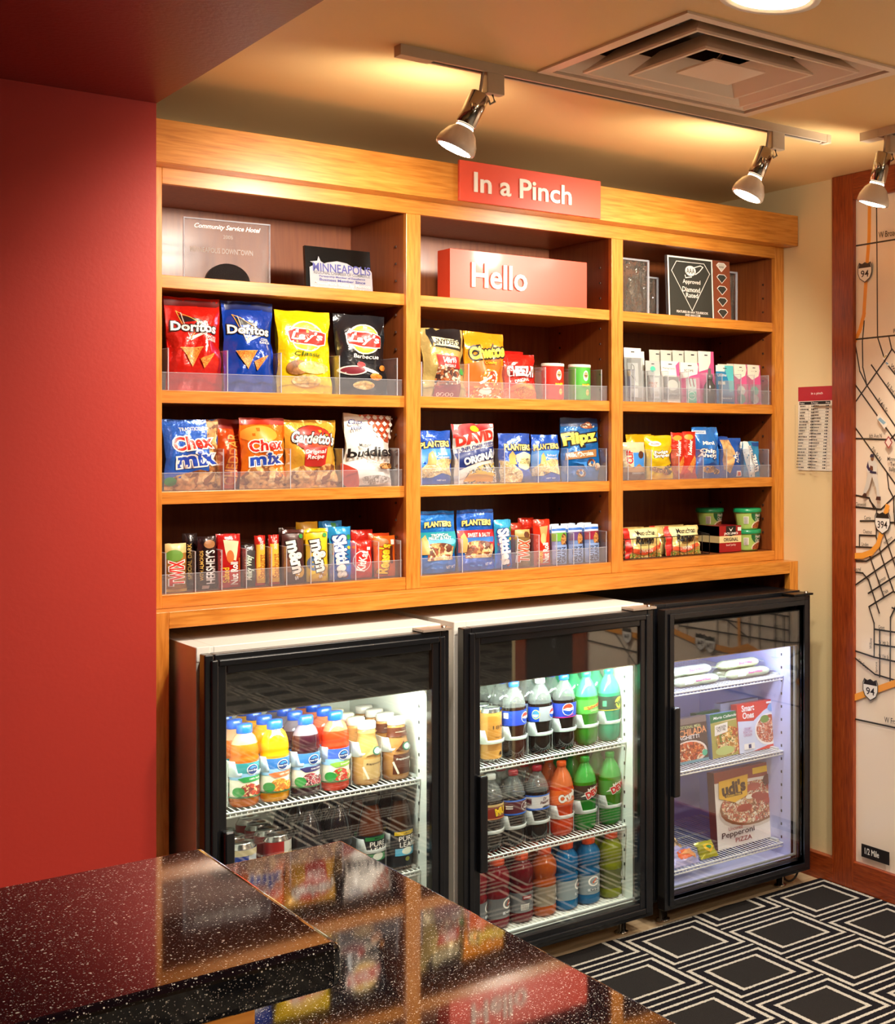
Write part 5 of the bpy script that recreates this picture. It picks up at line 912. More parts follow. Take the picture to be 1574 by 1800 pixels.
# power cord hoop on the floor beside the black cooler
co = MB(); co.tube([(2.925+.035*math.cos(a), 3.60, .047+.040*math.sin(a)) for a in [2*math.pi*i/24 for i in range(25)]], .0035, mat('cord_black', '#121212', .4), 8, False)
co.box(2.93, 3.592, .045, 2.95, 3.608, .075, CHR); tag(co.build('castor_ring'), 'round black ringed castor under the right corner of the black cooler', 'castor')
# ================================================================ drinks
def mkprof(kind):
    if kind == 'juice': return [(.001,0),(.030,0),(.034,.006),(.0345,.02),(.0338,.024),(.0338,.112),(.0345,.116),(.0345,.122),(.032,.126),(.0335,.131),(.0335,.142),(.031,.158),(.025,.174),(.0165,.184),(.0165,.190)], (.184,.207,.0185), (.024,.112,.0338)
    if kind == 'soda': return [(.001,.004),(.018,0),(.026,.002),(.0335,.014),(.0355,.035),(.0345,.052),(.0325,.062),(.0335,.082),(.0352,.095),(.0355,.098),(.0355,.14),(.0345,.15),(.030,.170),(.022,.188),(.0135,.202),(.0125,.212)], (.208,.224,.0145), (.098,.141,.0355)
    if kind == 'sport': return [(.001,0),(.030,0),(.0355,.006),(.0355,.024),(.034,.03),(.034,.088),(.0355,.094),(.0355,.102),(.0325,.108),(.0315,.114),(.0355,.12),(.0365,.132),(.0365,.142),(.034,.158),(.025,.172),(.019,.178),(.019,.184)], (.18,.200,.0205), (.03,.088,.034)
    if kind == 'coffee': return [(.001,0),(.030,0),(.0335,.005),(.0345,.02),(.0345,.07),(.0335,.085),(.0295,.105),(.024,.122),(.0225,.130),(.0235,.142),(.0215,.150)], (.148,.168,.0235), None
    if kind == 'tea': return [(.001,0),(.031,0),(.0345,.006),(.0345,.11),(.0335,.125),(.028,.155),(.0225,.178),(.0185,.19),(.0185,.196)], (.192,.212,.0205), (.012,.112,.0345)
    if kind == 'can': return [(.001,.004),(.024,.002),(.027,0),(.0325,.010),(.033,.014),(.033,.106),(.0325,.110),(.0275,.119),(.0275,.122),(.0255,.122),(.025,.1185),(.001,.1185)], None, (.014,.108,.033)
    if kind == 'tall': return [(.001,.004),(.024,.002),(.027,0),(.0325,.010),(.033,.014),(.033,.142),(.0325,.146),(.0275,.155),(.0275,.158),(.0255,.158),(.025,.1545),(.001,.1545)], None, (.014,.144,.033)
    if kind == 'slim': return [(.001,.004),(.022,.002),(.024,0),(.0285,.010),(.029,.014),(.029,.142),(.0285,.146),(.0255,.154),(.0255,.157),(.0235,.157),(.023,.1535),(.001,.1535)], None, (.012,.144,.029)
def drink(kind, liq, cap, shapes, base, label, cat, group, name, airtop=None, k=.35, ang=200, extra=None):
    prof, cp, lbz = mkprof(kind); e = empty(name, (0, -50, 0), label, cat, group)
    lm = liquid(liq, k=k) if kind not in ('can', 'slim', 'tall') else mat('can_metal_'+liq, liq, .25, .8)
    fl = None
    if kind == 'soda': fl = lambda z, t: 1-(.06*(abs(math.cos(2.5*t))**4) if z < .03 else 0)
    if kind == 'juice': fl = lambda z, t: 1+(.02*math.sin(8*t+z*90) if .128 < z < .17 else 0)
    mats = None
    if airtop: mats = [(BCLR if airtop in ('#b8b4ac', '#3c3430', '#4c443e', '#54443c') else liquid(airtop, k=.5)) if (prof[i][1] >= {'soda': .15, 'juice': .158}.get(kind, .16)) else lm for i in range(len(prof)-1)]
    if kind in ('can', 'slim', 'tall'): al = mat('aluminium', '#c9c8c4', .22, 1); mats = [al if (p[1] < .009 or p[1] > prof[5][1]-.001) else lm for p in prof[:-1]]
    MB().lathe(prof, lm, 28, None, mats, fl).build('body', e)
    if cp:
        a, b, r = cp; cm_ = plas(cap)
        MB().lathe([(r-.0005, a), (r, a+.001), (r, b-.003), (r-.002, b), (.001, b+.0003)], cm_, 28, None, None, lambda z, t: 1+.012*math.sin(24*t)).build('cap', e)
    if kind == 'coffee':
        # printed sleeve following the shoulder
        mb = MB(); A = math.radians(170)
        def rr(z):
            for (r0, z0), (r1, z1) in zip(prof, prof[1:]):
                if z0 <= z <= z1 and z1 > z0: return r0+(r1-r0)*(z-z0)/(z1-z0)
            return .0345
        def S(u, v):
            z = .008+v*.136; t = math.radians(-90)-A/2+A*u; r = rr(z)+.0006; return Vector((r*math.cos(t), r*math.sin(t), z))
        paint(mb, shapes, .034*A, .136, S, 14, 16, None, .0003); mb.build('printed_label', e, recalc=False)
    elif lbz:
        label_band(lbz[2], lbz[0], lbz[1], shapes, base, ang).build('label', e, recalc=False)
    return e
ORD = ['front', 'second', 'third', 'fourth', 'fifth']
def column(proto, x, z, n, dy, what, where, y0=3.652, dx=0.0, rz=0):
    base = proto['label']
    for i in range(n):
        o = proto if i == 0 else copy_tree(proto)
        o.location = (x+dx*i, y0+dy*i, z+.0005); o.rotation_euler = (0, 0, rz+(.0 if i == 0 else (.5*((i*37) % 5-2)*.3)))
        o['label'] = (what+', '+ORD[i]+' in row, '+where); o['category'] = proto['category']
        o['group'] = proto['category']+'s on the '+where
OSP = ink('#13306e')
def ospray(c_band, txt, fruit, bc='#d8e6d8', top='#2f70b8'):
    return [('r', 0, .0, 1, .52, ink('#e8e0cc')), ('r', 0, .52, 1, 1, ink(top)), ('r', 0, .52, 1, .70, ink('#8ab4d8')), ('p', [(.28,.56), (.42,.60), (.9,.60), (.9,.46), (.4,.44)], ink(c_band)), ('t', txt, .64, .525, .26, .05, W_, 3),
            ('e', .58, .80, .12, .15, W_), ('e', .58, .80, .108, .132, OSP), ('p', [(.50,.84), (.56,.9), (.63,.89), (.66,.83), (.6,.85), (.56,.82)], LB_), ('t', 'Ocean Spray', .58, .775, .20, .045, W_, 2, {'s': .2}),
            ('e', .5, .22, .17, .19, fruit), ('e', .7, .17, .12, .14, fruit), ('e', .3, .18, .12, .14, G_), ('r', 0, 0, 1, .04, ink('#3a6a3a'))]
J = 'juice bottle'; f_ap = food('apple', ['#b8281c', '#d84a2c', '#8c1c14', '#e8c890'], 110); f_or = food('orange_fruit', ['#f09a20', '#e87810', '#f8c050'], 110); f_cr = food('cranberry', ['#8c1428', '#4a1434', '#c83a4a', '#e8c8c0'], 150); f_ki = food('kiwi', ['#7ab03c', '#e83a2c', '#f0c8a0', '#d8301c'], 110)
U1 = 'left cooler upper shelf'
for x, liq, sh_, what, air, k in ((1.166, '#e07a14', ospray('#2f9448', '100% Apple', f_ap, top='#2a8a90'), 'amber apple juice bottle with blue cap', '#e8b890', .5), (1.240, '#f8b008', ospray('#e8703a', '100% Orange', f_or), 'bright orange juice bottle with blue cap', None, .4),
        (1.318, '#3c1420', ospray('#2a2060', 'Cran-Grape', f_cr, top='#3a78c0'), 'dark purple grape juice bottle with blue cap', '#9a8a94', .3), (1.395, '#f04a20', ospray('#8ab83c', 'Strawberry', f_ki, top='#3c5cb8'), 'coral strawberry kiwi juice bottle with blue cap', '#f08a60', .5)):
    p = drink('juice', liq, '#1148b4', sh_, W_, 'x', J, None, 'juice_bottle', air, k); column(p, x, .598, 4, .078, what, U1, 3.650)
STG = ink('#2f6a4c')
def frap(c1, txt, sl): return [('p', [(.28,.06), (.95,.06), (.95,.46), (.30,.46)], ink(sl)), ('l', [(.3,.3), (.42,.08)], .05, ink('#e8d8c0')), ('t', 'frappuccino', .62, .36, .5, .07, ink('#3a1c10') if c1 else W_, 0, {'s': .2}), ('r', .78, .14, .9, .28, ink('#d8cdb8')), ('p', [(.34,.52), (.6,.72), (.62,.56)], ink(sl)), ('e', .68, .60, .15, .085, STG), ('e', .68, .60, .11, .062, ink('#b8c8c0')), ('e', .68, .60, .045, .026, W_),
    ('r', 0, .80 if not c1 else .97, 1, .985, ink(sl)), ('t', txt, .55, .90, .4, .03, ink('#e8d8c0') if not c1 else ink('#8a6a40'))]
p = drink('coffee', '#dca860', '#e4dac0', frap(True, 'vanilla', '#c8a468'), None, 'x', 'coffee bottle', None, 'coffee_bottle', None, .35); column(p, 1.478, .598, 4, .074, 'tan vanilla coffee bottle with cream lid', U1, 3.648)
p = drink('coffee', '#c88e50', '#c8c0b8', frap(False, 'mocha', '#5a2a18'), None, 'x', 'coffee bottle', None, 'coffee_bottle', None, .35); column(p, 1.560, .598, 4, .074, 'tan mocha coffee bottle with brown neck band', U1, 3.648)
L1 = 'left cooler lower shelf'
p = drink('tall', '#1c3c9a', None, [('r', 0, 0, 1, .88, ink('#1a3a98')), ('r', .56, 0, .86, .9, ink('#b8bcc0')), ('t', 'G', .7, .6, .14, .14, K), ('r', 0, .88, 1, 1, ink('#c8b890'))], ink('#1a3a98'), 'x', 'drink can', None, 'drink_can'); column(p, 1.160, .345, 3, .071, 'tall blue and silver drink can', L1)
p = drink('tall', '#a81c18', None, [('r', 0, 0, 1, 1, ink('#a81c18')), ('r', .55, 0, .86, 1, ink('#c8c4b8')), ('t', 'START', .36, .42, .46, .16, W_, 90, {'b': .03}), ('e', .72, .72, .1, .1, ink('#a8a090'))], ink('#a81c18'), 'x', 'drink can', None, 'drink_can'); column(p, 1.250, .345, 4, .071, 'tall red and silver drink can', L1, 3.66)
for x, what in ((1.328, 'dark soda bottle beside the red cans'), (1.405, 'dark soda bottle beside the green labelled tea')):
    p = drink('soda', '#181014', '#15100f', [('r', 0, 0, 1, 1, ink('#1a1418'))], ink('#1a1418'), 'x', 'soda bottle', None, 'soda_bottle', None, .05); column(p, x, .345, 3, .076, what, L1, 3.66)
def tea(c1, c2, word): return [('r', 0, 0, 1, 1, ink('#12141c')), ('r', .28, .86, .8, .96, ink(c1)), ('t', word, .55, .91, .14, .04, K), ('t', 'PURE\nLEAF', .56, .68, .36, .24, W_, 0, {'b': .01}), ('r', .3, .3, .84, .50, ink(c2)), ('e', .56, .42, .12, .1, ink('#e8f0e0')), ('e', .56, .2, .05, .06, ink('#8a8a30'))]
p = drink('tea', '#5a2408', '#1c1412', tea('#1e7a3c', '#3c9a5c', 'MINT'), ink('#12141c'), 'x', 'tea bottle', None, 'tea_bottle', None, .3); column(p, 1.492, .345, 3, .076, 'brown tea bottle with green striped label', L1, 3.655)
p = drink('tea', '#3a1a08', '#1c1412', tea('#e8c020', '#58b4d8', 'LEMON'), ink('#12141c'), 'x', 'tea bottle', None, 'tea_bottle', None, .3); column(p, 1.570, .345, 3, .076, 'brown tea bottle with yellow striped label', L1, 3.65)
# --- middle cooler
U2, M2, D2 = 'middle cooler upper shelf', 'middle cooler centre shelf', 'middle cooler bottom'
PBL, PR_ = ink('#1440b0'), ink('#d8321c')
def globe(cx, cy, r, k=1.0): return [('e', cx, cy, r*1.08, r*3.1*1.08*k, W_), ('e', cx, cy, r, r*3.1*k, ink('#16409c')), ('p', ell(cx, cy, r*.98, r*3.0*k, 16, .1, math.pi+.1), PR_), ('p', [(cx-r*.98,cy), (cx-r*.3,cy+r*.8*k), (cx+r*.4,cy+r*.5*k), (cx+r*.98,cy+r*1.3*k), (cx+r*.95,cy-r*.2*k), (cx+r*.3,cy-r*.9*k), (cx-r*.4,cy-r*.6*k)], W_)]
p = drink('slim', '#c88a3a', None, [('r', 0, 0, 1, 1, ink('#c48a3c')), ('r', .28, .18, .95, .93, ink('#b0742a')), ('t', '1893', .64, .68, .44, .10, ink('#4a2a10')), ('t', 'Ginger Cola', .64, .46, .3, .05, ink('#4a2a10'), 0, {'s': .3}), ('t', 'SODA', .64, .34, .3, .03, ink('#4a2a10')), ('e', .66, .1, .05, .04, ink('#3a1c08'))], ink('#c48a3c'), 'x', 'drink can', None, 'drink_can')
column(p, 1.842, .596, 4, .066, 'tall golden brown drink can', U2, 3.65)
CO = '#1a0e0a'; AIR = '#b8b4ac'
p = drink('soda', CO, '#1c5ad0', [('r', 0, 0, 1, 1, PBL), ('r', .10, .5, .24, .88, ink('#dfe0e4')), ('t', 'pepsi', .93, .5, .3, .10, W_, 90, {'b': .02})]+globe(.66, .50, .11), PBL, 'x', 'soda bottle', None, 'soda_bottle', AIR, .15); column(p, 1.915, .596, 4, .077, 'cola bottle with plain blue label', U2)
p = drink('soda', CO, '#c8c4c4', [('r', 0, 0, .34, 1, PBL), ('r', .34, 0, 1, 1, ink('#8d8e94')), ('e', .26, .5, .10, .33, ink('#e8d83c')), ('e', .26, .5, .085, .28, ink('#3a78c0')), ('p', [(.19,.5), (.33,.5), (.30,.34), (.26,.3), (.21,.36)], W_)]+globe(.70, .50, .11), ink('#8d8e94'), 'x', 'soda bottle', None, 'soda_bottle', AIR, .15); column(p, 2.000, .596, 4, .077, 'diet cola bottle with grey label and silver cap', U2)
p = drink('soda', CO, '#1c5ad0', [('r', 0, 0, 1, 1, ink('#2438a8')), ('r', 0, 0, 1, .06, ink('#c02878')), ('t', 'pepsi', .80, .55, .26, .12, W_, 90, {'b': .04}), ('p', [(.36,.2), (.5,.32), (.62,.2), (.5,.1)], ink('#c83c90'))]+globe(.46, .58, .13), ink('#2438a8'), 'x', 'soda bottle', None, 'soda_bottle', AIR, .15); column(p, 2.080, .596, 4, .077, 'cherry cola bottle with violet blue label', U2)
p = drink('soda', '#2f8f28', '#1c9a5c', [('r', 0, 0, 1, 1, ink('#4aa03c')), ('p', [(.3,.3), (.92,.56), (.92,.78), (.3,.5)], ink('#d8b83c')), ('t', 'Schweppes', .61, .54, .46, .10, R, 15, {'b': .03}), ('t', 'GINGER ALE', .6, .24, .3, .05, ink('#c8e0a0'))], ink('#4aa03c'), 'x', 'soda bottle', None, 'soda_bottle', '#58c890', .5); column(p, 2.157, .596, 4, .076, 'green ginger ale bottle', U2)
p = drink('soda', '#20b088', '#18a47c', [('r', 0, 0, 1, 1, ink('#143c30')), ('r', 0, .0, 1, .04, Y_), ('e', .66, .5, .16, .42, ink('#d8e030')), ('e', .66, .5, .12, .34, ink('#a8c828')), ('t', 'TWIST', .68, .5, .40, .13, K, 18, {'b': .03}), ('r', .2, .3, .3, .7, ink('#4a9a78'))], ink('#143c30'), 'x', 'soda bottle', None, 'soda_bottle', '#58d8b0', .55); column(p, 2.236, .596, 4, .076, 'teal green lemon lime soda bottle', U2)
p = drink('soda', CO, '#d8d8d4', [('r', 0, 0, 1, 1, ink('#8a2818')), ('r', 0, .84, 1, 1, ink('#c8a868')), ('t', 'MUG', .68, .55, .40, .16, Y_, 10, {'b': .06, 'o': K, 'ow': .05}), ('t', 'ROOT BEER', .68, .26, .3, .05, ink('#e8b860')), ('r', 0, 0, 1, .08, ink('#c88050'))], ink('#8a2818'), 'x', 'soda bottle', None, 'soda_bottle', '#3c3430', .15); column(p, 1.842, .334, 3, .077, 'root beer bottle with white cap', M2)
p = drink('soda', CO, '#a01c28', [('r', 0, 0, 1, 1, ink('#5a1a28')), ('r', 0, .9, 1, 1, ink('#2c6cd8')), ('r', 0, 0, 1, .1, ink('#2c6cd8')), ('e', .72, .52, .17, .34, ink('#c8c0c0')), ('e', .72, .52, .15, .3, ink('#5a1a28')), ('t', 'Dr\nPepper', .72, .52, .24, .14, W_, 8, {'s': .3}), ('r', .2, .42, .36, .5, W_), ('r', .2, .56, .36, .64, W_)], ink('#5a1a28'), 'x', 'soda bottle', None, 'soda_bottle', '#4c443e', .15); column(p, 1.913, .334, 3, .077, 'dark soda bottle with maroon label', M2)
p = drink('soda', CO, '#a01c28', [('r', 0, 0, 1, 1, ink('#d8d4d4')), ('r', 0, .92, 1, 1, ink('#2c6cd8')), ('r', 0, 0, 1, .12, ink('#2c6cd8')), ('t', 'Dr\nPepper', .56, .6, .26, .15, ink('#5a1a28'), 8, {'s': .3, 'b': .03}), ('p', [(.48,.18), (.56,.26), (.64,.2), (.72,.26), (.66,.14), (.5,.12)], K), ('r', .1, .4, .24, .8, ink('#5a1a28')), ('t', 'diet', .82, .66, .08, .04, K)], ink('#d8d4d4'), 'x', 'soda bottle', None, 'soda_bottle', '#4c443e', .15); column(p, 1.990, .334, 3, .077, 'dark soda bottle with silver white label', M2)
p = drink('soda', '#e84a14', '#e85a1c', [('r', 0, 0, 1, 1, ink('#ec6414')), ('t', 'Crush', .52, .56, .46, .17, W_, 18, {'b': .06, 'o': ink('#a83010'), 'ow': .05}), ('t', 'ORANGE', .6, .26, .2, .05, W_, 10), ('e', .78, .26, .06, .12, ink('#f09030'))], ink('#ec6414'), 'x', 'soda bottle', None, 'soda_bottle', '#f08048', .4); column(p, 2.072, .334, 3, .077, 'bright orange soda bottle', M2)
for x, what, b_ in ((2.152, 'green citrus soda bottle with black label', '#142018'), (2.240, 'green citrus soda bottle with light label', '#3c8c38')):
    p = drink('soda', '#18981c', '#189a30', [('r', 0, 0, 1, 1, ink(b_)), ('p', [(.25,.2), (.6,.36), (.95,.86), (.7,.78), (.4,.5)], ink('#dfe4d8')), ('t', 'Mtn', .52, .72, .22, .10, W_, 20, {'s': .2}), ('t', 'DEW', .58, .48, .40, .14, ink('#c8201c'), 22, {'b': .06, 'o': W_, 'ow': .06})], ink(b_), 'x', 'soda bottle', None, 'soda_bottle', '#4cc458', .5); column(p, x, .334, 3, .077, what, M2)
for x, liq, what, gx, bc in ((1.792, '#8c1420', 'deep red sports drink at the left end', .8, '#6a6a6c'), (1.862, '#8c1420', 'deep red sports drink showing its round mark', .66, '#6a6a6c'), (1.938, '#7c101c', 'deep red sports drink turned to its barcode', None, '#6a6a6c'), (2.014, '#d0601c', 'orange sports drink bottle', .86, '#8a7c68'),
        (2.088, '#1878b4', 'left blue sports drink bottle of the two', .74, '#8c989c'), (2.164, '#1a78b0', 'right blue sports drink bottle of the two', .5, '#8c989c'), (2.244, '#9aa018', 'yellow green sports drink bottle', .8, '#5a5c2c')):
    S_ = [('p', [(0,0), (1,0), (1,1), (.45,.9), (.2,.3), (.1,.0)], ink(bc))]
    if gx: S_ += [('e', gx, .68, .15, .26, W_), ('e', gx, .68, .11, .19, ink(bc)), ('r', gx, .60, gx+.13, .74, ink(bc)), ('p', [(gx-.02,.56), (gx+.08,.82), (gx+.03,.82), (gx-.05,.62)], ink('#d8501c')), ('r', gx-.0, .62, gx+.13, .68, W_), ('r', gx-.16, .18, gx+.14, .32, ink('#c8ccd0')), ('t', 'G2', gx, .25, .2, .06, K)]
    else: S_ += [('r', .36, .12, .58, .42, W_)]+[('r', .37+.026*q, .14, .38+.026*q, .40, K) for q in range(8)]+[('r', .4, .66, .62, .86, ink('#8c2028')), ('r', .42, .72, .6, .8, ink('#c8b0b0'))]
    p = drink('sport', liq, '#e8501c', S_, ink(bc), 'x', 'sports drink bottle', None, 'sports_drink_bottle', None, .45); column(p, x, .1085, 3, .078, what, D2, 3.652)
# curved plastic glides that hold the bottle rows
def glides(coolx, z, xs, h, where):
    par = [o for o in bpy.data.objects if o.name.startswith('display_cooler') and abs(o.location.x-coolx) < .1][0]
    for x in xs:
        mb = MB(); n = 14; vs = []; R_ = .0385
        for i in range(n+1):
            t = math.pi+math.pi*i/n; top = h+.030 if i < 4 else h; lo = h-.010
            vs += [(R_*math.cos(t), .95*R_*math.sin(t), lo), (R_*math.cos(t), .95*R_*math.sin(t), top)]
        mb.faces(vs, [(2*i, 2*i+2, 2*i+3, 2*i+1) for i in range(n)], GLIDE, True)
        mb.box(-R_-.0008, 0, .0, -R_+.0008, .26, h+.03, GLIDE); o = mb.build('bottle_glide', par, recalc=False)
        s_ = o.modifiers.new('thick', 'SOLIDIFY'); s_.thickness = .0018
        o.location = (x-coolx, 3.652-3.87, z)
glides(1.339, .598, (1.166, 1.241, 1.318, 1.397, 1.478, 1.560), .088, U1)
glides(1.339, .345, (1.492, 1.572), .075, L1)
glides(1.998, .596, (1.842, 1.916, 2.000, 2.080, 2.157, 2.236), .066, U2)
glides(1.998, .334, (1.842, 1.913, 1.990, 2.072, 2.152, 2.240), .066, M2)
# ================================================================ frozen food in the black cooler
f_en = food('enchilada', ['#c84a1c', '#e07838', '#8c2c10', '#f0d8b0'], 110); f_ch = food('chicken_dish', ['#e8b860', '#c88838', '#f0d8a0', '#6a8a30', '#b84a28'], 110); f_pa = food('pasta_dish', ['#d8683a', '#f0b088', '#b84020', '#f4e6d0', '#c85a30'], 130); f_pz = food('pizza_topping', ['#e8d0a8', '#b84a34', '#f0e6cc', '#d8a070', '#8c5a30', '#c8604c'], 120)
ZF = .4665
carton('frozen_meal_box', .150, .148, .035, ink('#4a3634'), [('r', .0, .86, 1, 1, ink('#7a6a62')), ('t', 'ENCHILADA', .52, .68, .92, .14, ink('#e89a60'), 3, {'b': .02}), ('t', 'TRADITIONAL MEAL', .5, .80, .7, .06, ink('#c8d088')), ('t', 'SPAGHETTI', .45, .57, .66, .08, W_), ('e', .5, .24, .47, .26, ink('#e8d8c8')), ('e', .48, .25, .43, .22, f_en), ('r', 0, 0, 1, .06, ink('#6a9aa8')), ('e', .9, .18, .07, .07, ink('#4fbf9a'))], (2.552, 3.665, ZF), 'dark frozen enchilada meal box, left on the middle shelf of the black cooler', 'frozen meal box', lean=-.12, top=ink('#6a5a50'))
carton('frozen_meal_box', .128, .146, .036, ink('#d8c090'), [('p', [(0,.8), (1,.84), (1,1), (0,1)], ink('#1c7040')), ('t', 'Marie Callender', .5, .91, .8, .07, W_, 1, {'s': .25}), ('r', 0, 0, 1, .8, ink('#a8a050')), ('e', .55, .35, .42, .33, f_ch), ('e', .4, .14, .3, .1, ink('#b8c878')), ('p', [(.1,.5), (.52,.56), (.54,.78), (.12,.74)], ink('#ece4d2')), ('t', 'CHICKEN\nPOT PIE', .32, .65, .32, .14, K, 5)], (2.704, 3.66, ZF), 'green topped frozen chicken meal box in the middle of the black cooler shelf', 'frozen meal box', lean=-.12, side=ink('#7898c8'))
carton('frozen_meal_box', .128, .146, .036, ink('#1c6a40'), [('r', 0, 0, 1, .8, ink('#c8b880'))], (2.688, 3.715, ZF), 'green frozen meal box standing behind the chicken box', 'frozen meal box', lean=-.12, top=ink('#2c7a4c'))
carton('frozen_meal_box', .188, .165, .036, ink('#d4dcf0'), [('p', [(0,1), (1,1), (1,.96), (.6,.80), (.35,.62), (0,.66)], ink('#d83a2c')), ('p', [(.3,.0), (1,.0), (1,.16), (.6,.06)], ink('#d83a2c')), ('t', 'Smart\nOnes', .24, .83, .28, .24, W_, 0, {'b': .03}), ('e', .70, .40, .33, .33, W_), ('e', .70, .41, .30, .29, f_pa), ('e', .6, .62, .1, .08, ink('#7a9a40')), ('e', .8, .84, .12, .09, ink('#8ab0e0')), ('r', .66, .93, .98, .97, W_), ('t', 'CREAMY\nRIGATONI\nCHICKEN', .2, .42, .2, .16, ink('#c890b0')), ('r', .1, .06, .34, .18, W_), ('r', .2, .08, .26, .16, NV)], (2.842, 3.655, ZF), 'white and red frozen pasta meal box, right on the middle shelf', 'frozen meal box', lean=-.10, side=ink('#d83a2c'))
carton('frozen_meal_box', .16, .165, .036, ink('#b8c4e0'), [], (2.800, 3.71, ZF), 'pale frozen meal box standing behind the pasta box', 'frozen meal box', lean=-.10, top=ink('#20284a'))
carton('pizza_box', .262, .258, .04, ink('#e6ded2'), [('p', [(0,.86), (1,.82), (1,1), (0,1)], ink('#9a4034')), ('r', .62, .88, .95, .96, Y_), ('e', .60, .46, .56, .27, ink('#c8beb0')), ('e', .60, .50, .54, .27, ink('#8a5a3a')), ('e', .61, .53, .52, .27, f_pz), ('e', .45, .47, .13, .05, ink('#a8402c')), ('e', .75, .56, .12, .05, ink('#a8483a')), ('e', .62, .72, .11, .05, ink('#b85a48')), ('e', .92, .68, .1, .05, ink('#b04c3c')), ('e', .55, .60, .07, .03, ink('#efe6cc')), ('e', .66, .60, .09, .04, ink('#a84838')), ('e', .35, .58, .05, .03, ink('#efe6cc')), ('e', .85, .5, .08, .035, ink('#b85444')),
    ('p', [(.05,.66), (.50,.63), (.53,.90), (.06,.88)], ink('#e8b42c')), ('p', [(.05,.66), (.50,.63), (.3,.57)], ink('#e8b42c')), ('t', "udi's", .29, .77, .36, .15, ink('#4a2a18'), 4, {'b': .05}), ('r', .14, .655, .42, .695, ink('#4a2a18')), ('t', 'Gluten Free', .28, .675, .24, .03, Y_), ('e', .84, .78, .07, .07, ink('#6a3a34')), ('t', 'Uncured', .28, .245, .22, .045, ink('#a85a4c')), ('t', 'Pepperoni', .32, .17, .52, .09, ink('#2c1814'), 1, {'b': .01}), ('t', 'PIZZA', .40, .085, .26, .055, ink('#8c3028'))],
    (2.800, 3.67, .1505), 'large cream pizza box with a yellow badge standing at the bottom of the black cooler', 'pizza box', lean=-.10, rz=.0, side=ink('#6a2a28'), top=ink('#9a4034'))
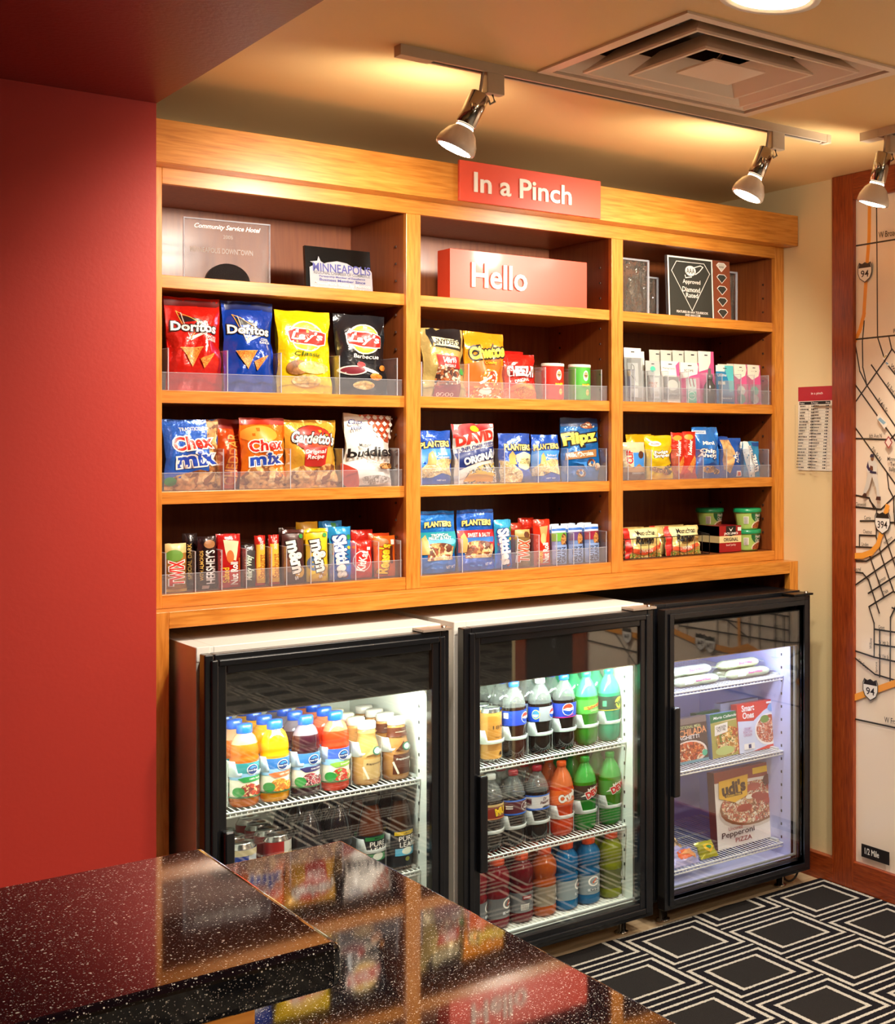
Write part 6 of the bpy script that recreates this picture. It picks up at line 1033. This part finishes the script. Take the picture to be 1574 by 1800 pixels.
def roll(x, y, z, c1, lab, w_=.2, cat='frozen burrito', r=.02, grp=None, rz=0.0, txt=None):
    mb = MB(); n = 12; wr = foil(c1)
    def S(u, v):
        t = -math.pi*.95+math.pi*.95*v*1.0+0; e_ = min(1, u/.12, (1-u)/.12)**.6; rr = r*(.15+.85*e_)*(1+.06*noise.noise(Vector((u*8, v*5, x*9))))
        t = -math.pi/2-.35*math.pi+v*1.1*math.pi; return Vector(((u-.5)*w_, -rr*1.5*math.cos(t+math.pi/2+.0)*1.0, r+rr*math.sin(t+math.pi/2)*.9))
    pts = 14; vs = []; 
    for i in range(pts+1):
        u = i/pts; e_ = max(.12, min(1, u/.13, (1-u)/.13)**.6)
        for j in range(n):
            a = 2*math.pi*j/n; rr = r*e_*(1+.07*noise.noise(Vector((u*7, a, x*9)))); vs.append(((u-.5)*w_*(1.0), rr*1.35*math.cos(a), r*.8+(rr*.8)*math.sin(a)))
    mb.faces(vs, [(i*n+j, i*n+(j+1) % n, (i+1)*n+(j+1) % n, (i+1)*n+j) for i in range(pts) for j in range(n)]+[tuple(range(n)), tuple(range(pts*n, pts*n+n))], wr, True)
    for s_ in (-1, 1):
        mb.faces([(s_*w_*.5, -r*.7, r*.72), (s_*w_*.57, -r*.9, r*.7), (s_*w_*.57, r*.9, r*.75), (s_*w_*.5, r*.7, r*.8)], [(0,1,2,3)], wr)
    lab_ = [('r', 0, 0, .28, 1, W_), ('t', txt or 'burrito', .62, .5, .5, .12, ink('#b83a78'), 0, {'s': .3, 'b': .03})]
    paint(mb, lab_, w_*.56, r*1.5, lambda u, v: Vector(((u-.5)*w_*.62, -r*(1.36*math.cos(v*1.15-.25)+.02), r*.8+r*.83*math.sin(v*1.15-.25))), 4, 5, None, .0004)
    return tag(mb.build('frozen_roll', loc=(x, y, z), rot=(0, 0, rz)), lab, cat, grp)
g_ = 'frozen rolls on the top shelf of the black cooler'
roll(2.565, 3.655, .7245, '#b9c4a0', 'frozen burrito at the front left of the top shelf in the black cooler', .19, grp=g_)
roll(2.56, 3.72, .7245, '#c8cfae', 'frozen burrito behind the front left one', .19, grp=g_); roll(2.562, 3.69, .753, '#d0d6b8', 'frozen burrito lying on top of the left pair', .185, grp=g_)
roll(2.78, 3.655, .7245, '#b4bd94', 'frozen burrito at the front right of the top shelf in the black cooler', .19, grp=g_); roll(2.775, 3.72, .7245, '#c4cba6', 'frozen burrito behind the front right one', .185, grp=g_); roll(2.765, 3.69, .753, '#c9cf9e', 'frozen burrito lying on top of the right pair', .18, grp=g_)
bag('bread_pack', .12, .09, .05, foil('#c8a878'), [('r', 0, 0, 1, .4, ink('#c0bce0')), ('e', .5, .7, .35, .2, F_COOK)], 201, lean=-.9, loc=(2.476, 3.66, .157), label='plastic wrapped bun pack at the bottom left of the black cooler', cat='bread pack')
bag('ice_cream_pack', .11, .07, .04, foil('#b8b4dc'), [('e', .6, .5, .3, .3, OR), ('p', [(.4,.5), (.95,.9), (.9,.2)], ink('#e8a060'))], 202, lean=-1.0, loc=(2.50, 3.612, .153), label='lilac and orange wrapped treat lying at the front bottom of the black cooler', cat='frozen treat')
bag('candy_pouch', .07, .062, .03, foil('#b8b430'), [('e', .5, .5, .3, .25, Y_), ('e', .5, .5, .2, .1, G_)], 203, lean=-.8, loc=(2.598, 3.618, .155), label='small yellow green wrapped pouch beside the pizza box', cat='pouch')
mb = MB()
for i in range(7): mb.tube([(2.41+i*.036, 3.90, .156), (2.41+i*.036, 3.90, .33), (2.40+i*.036, 3.93, .345)], .0016, WIRE, 5)
mb.tube([(2.40, 3.90, .156), (2.64, 3.90, .156)], .002, WIRE, 5); tag(mb.build('wire_divider'), 'upright white wire divider behind the pizza box', 'wire divider')

bpy.data.scenes.remove(_ts)
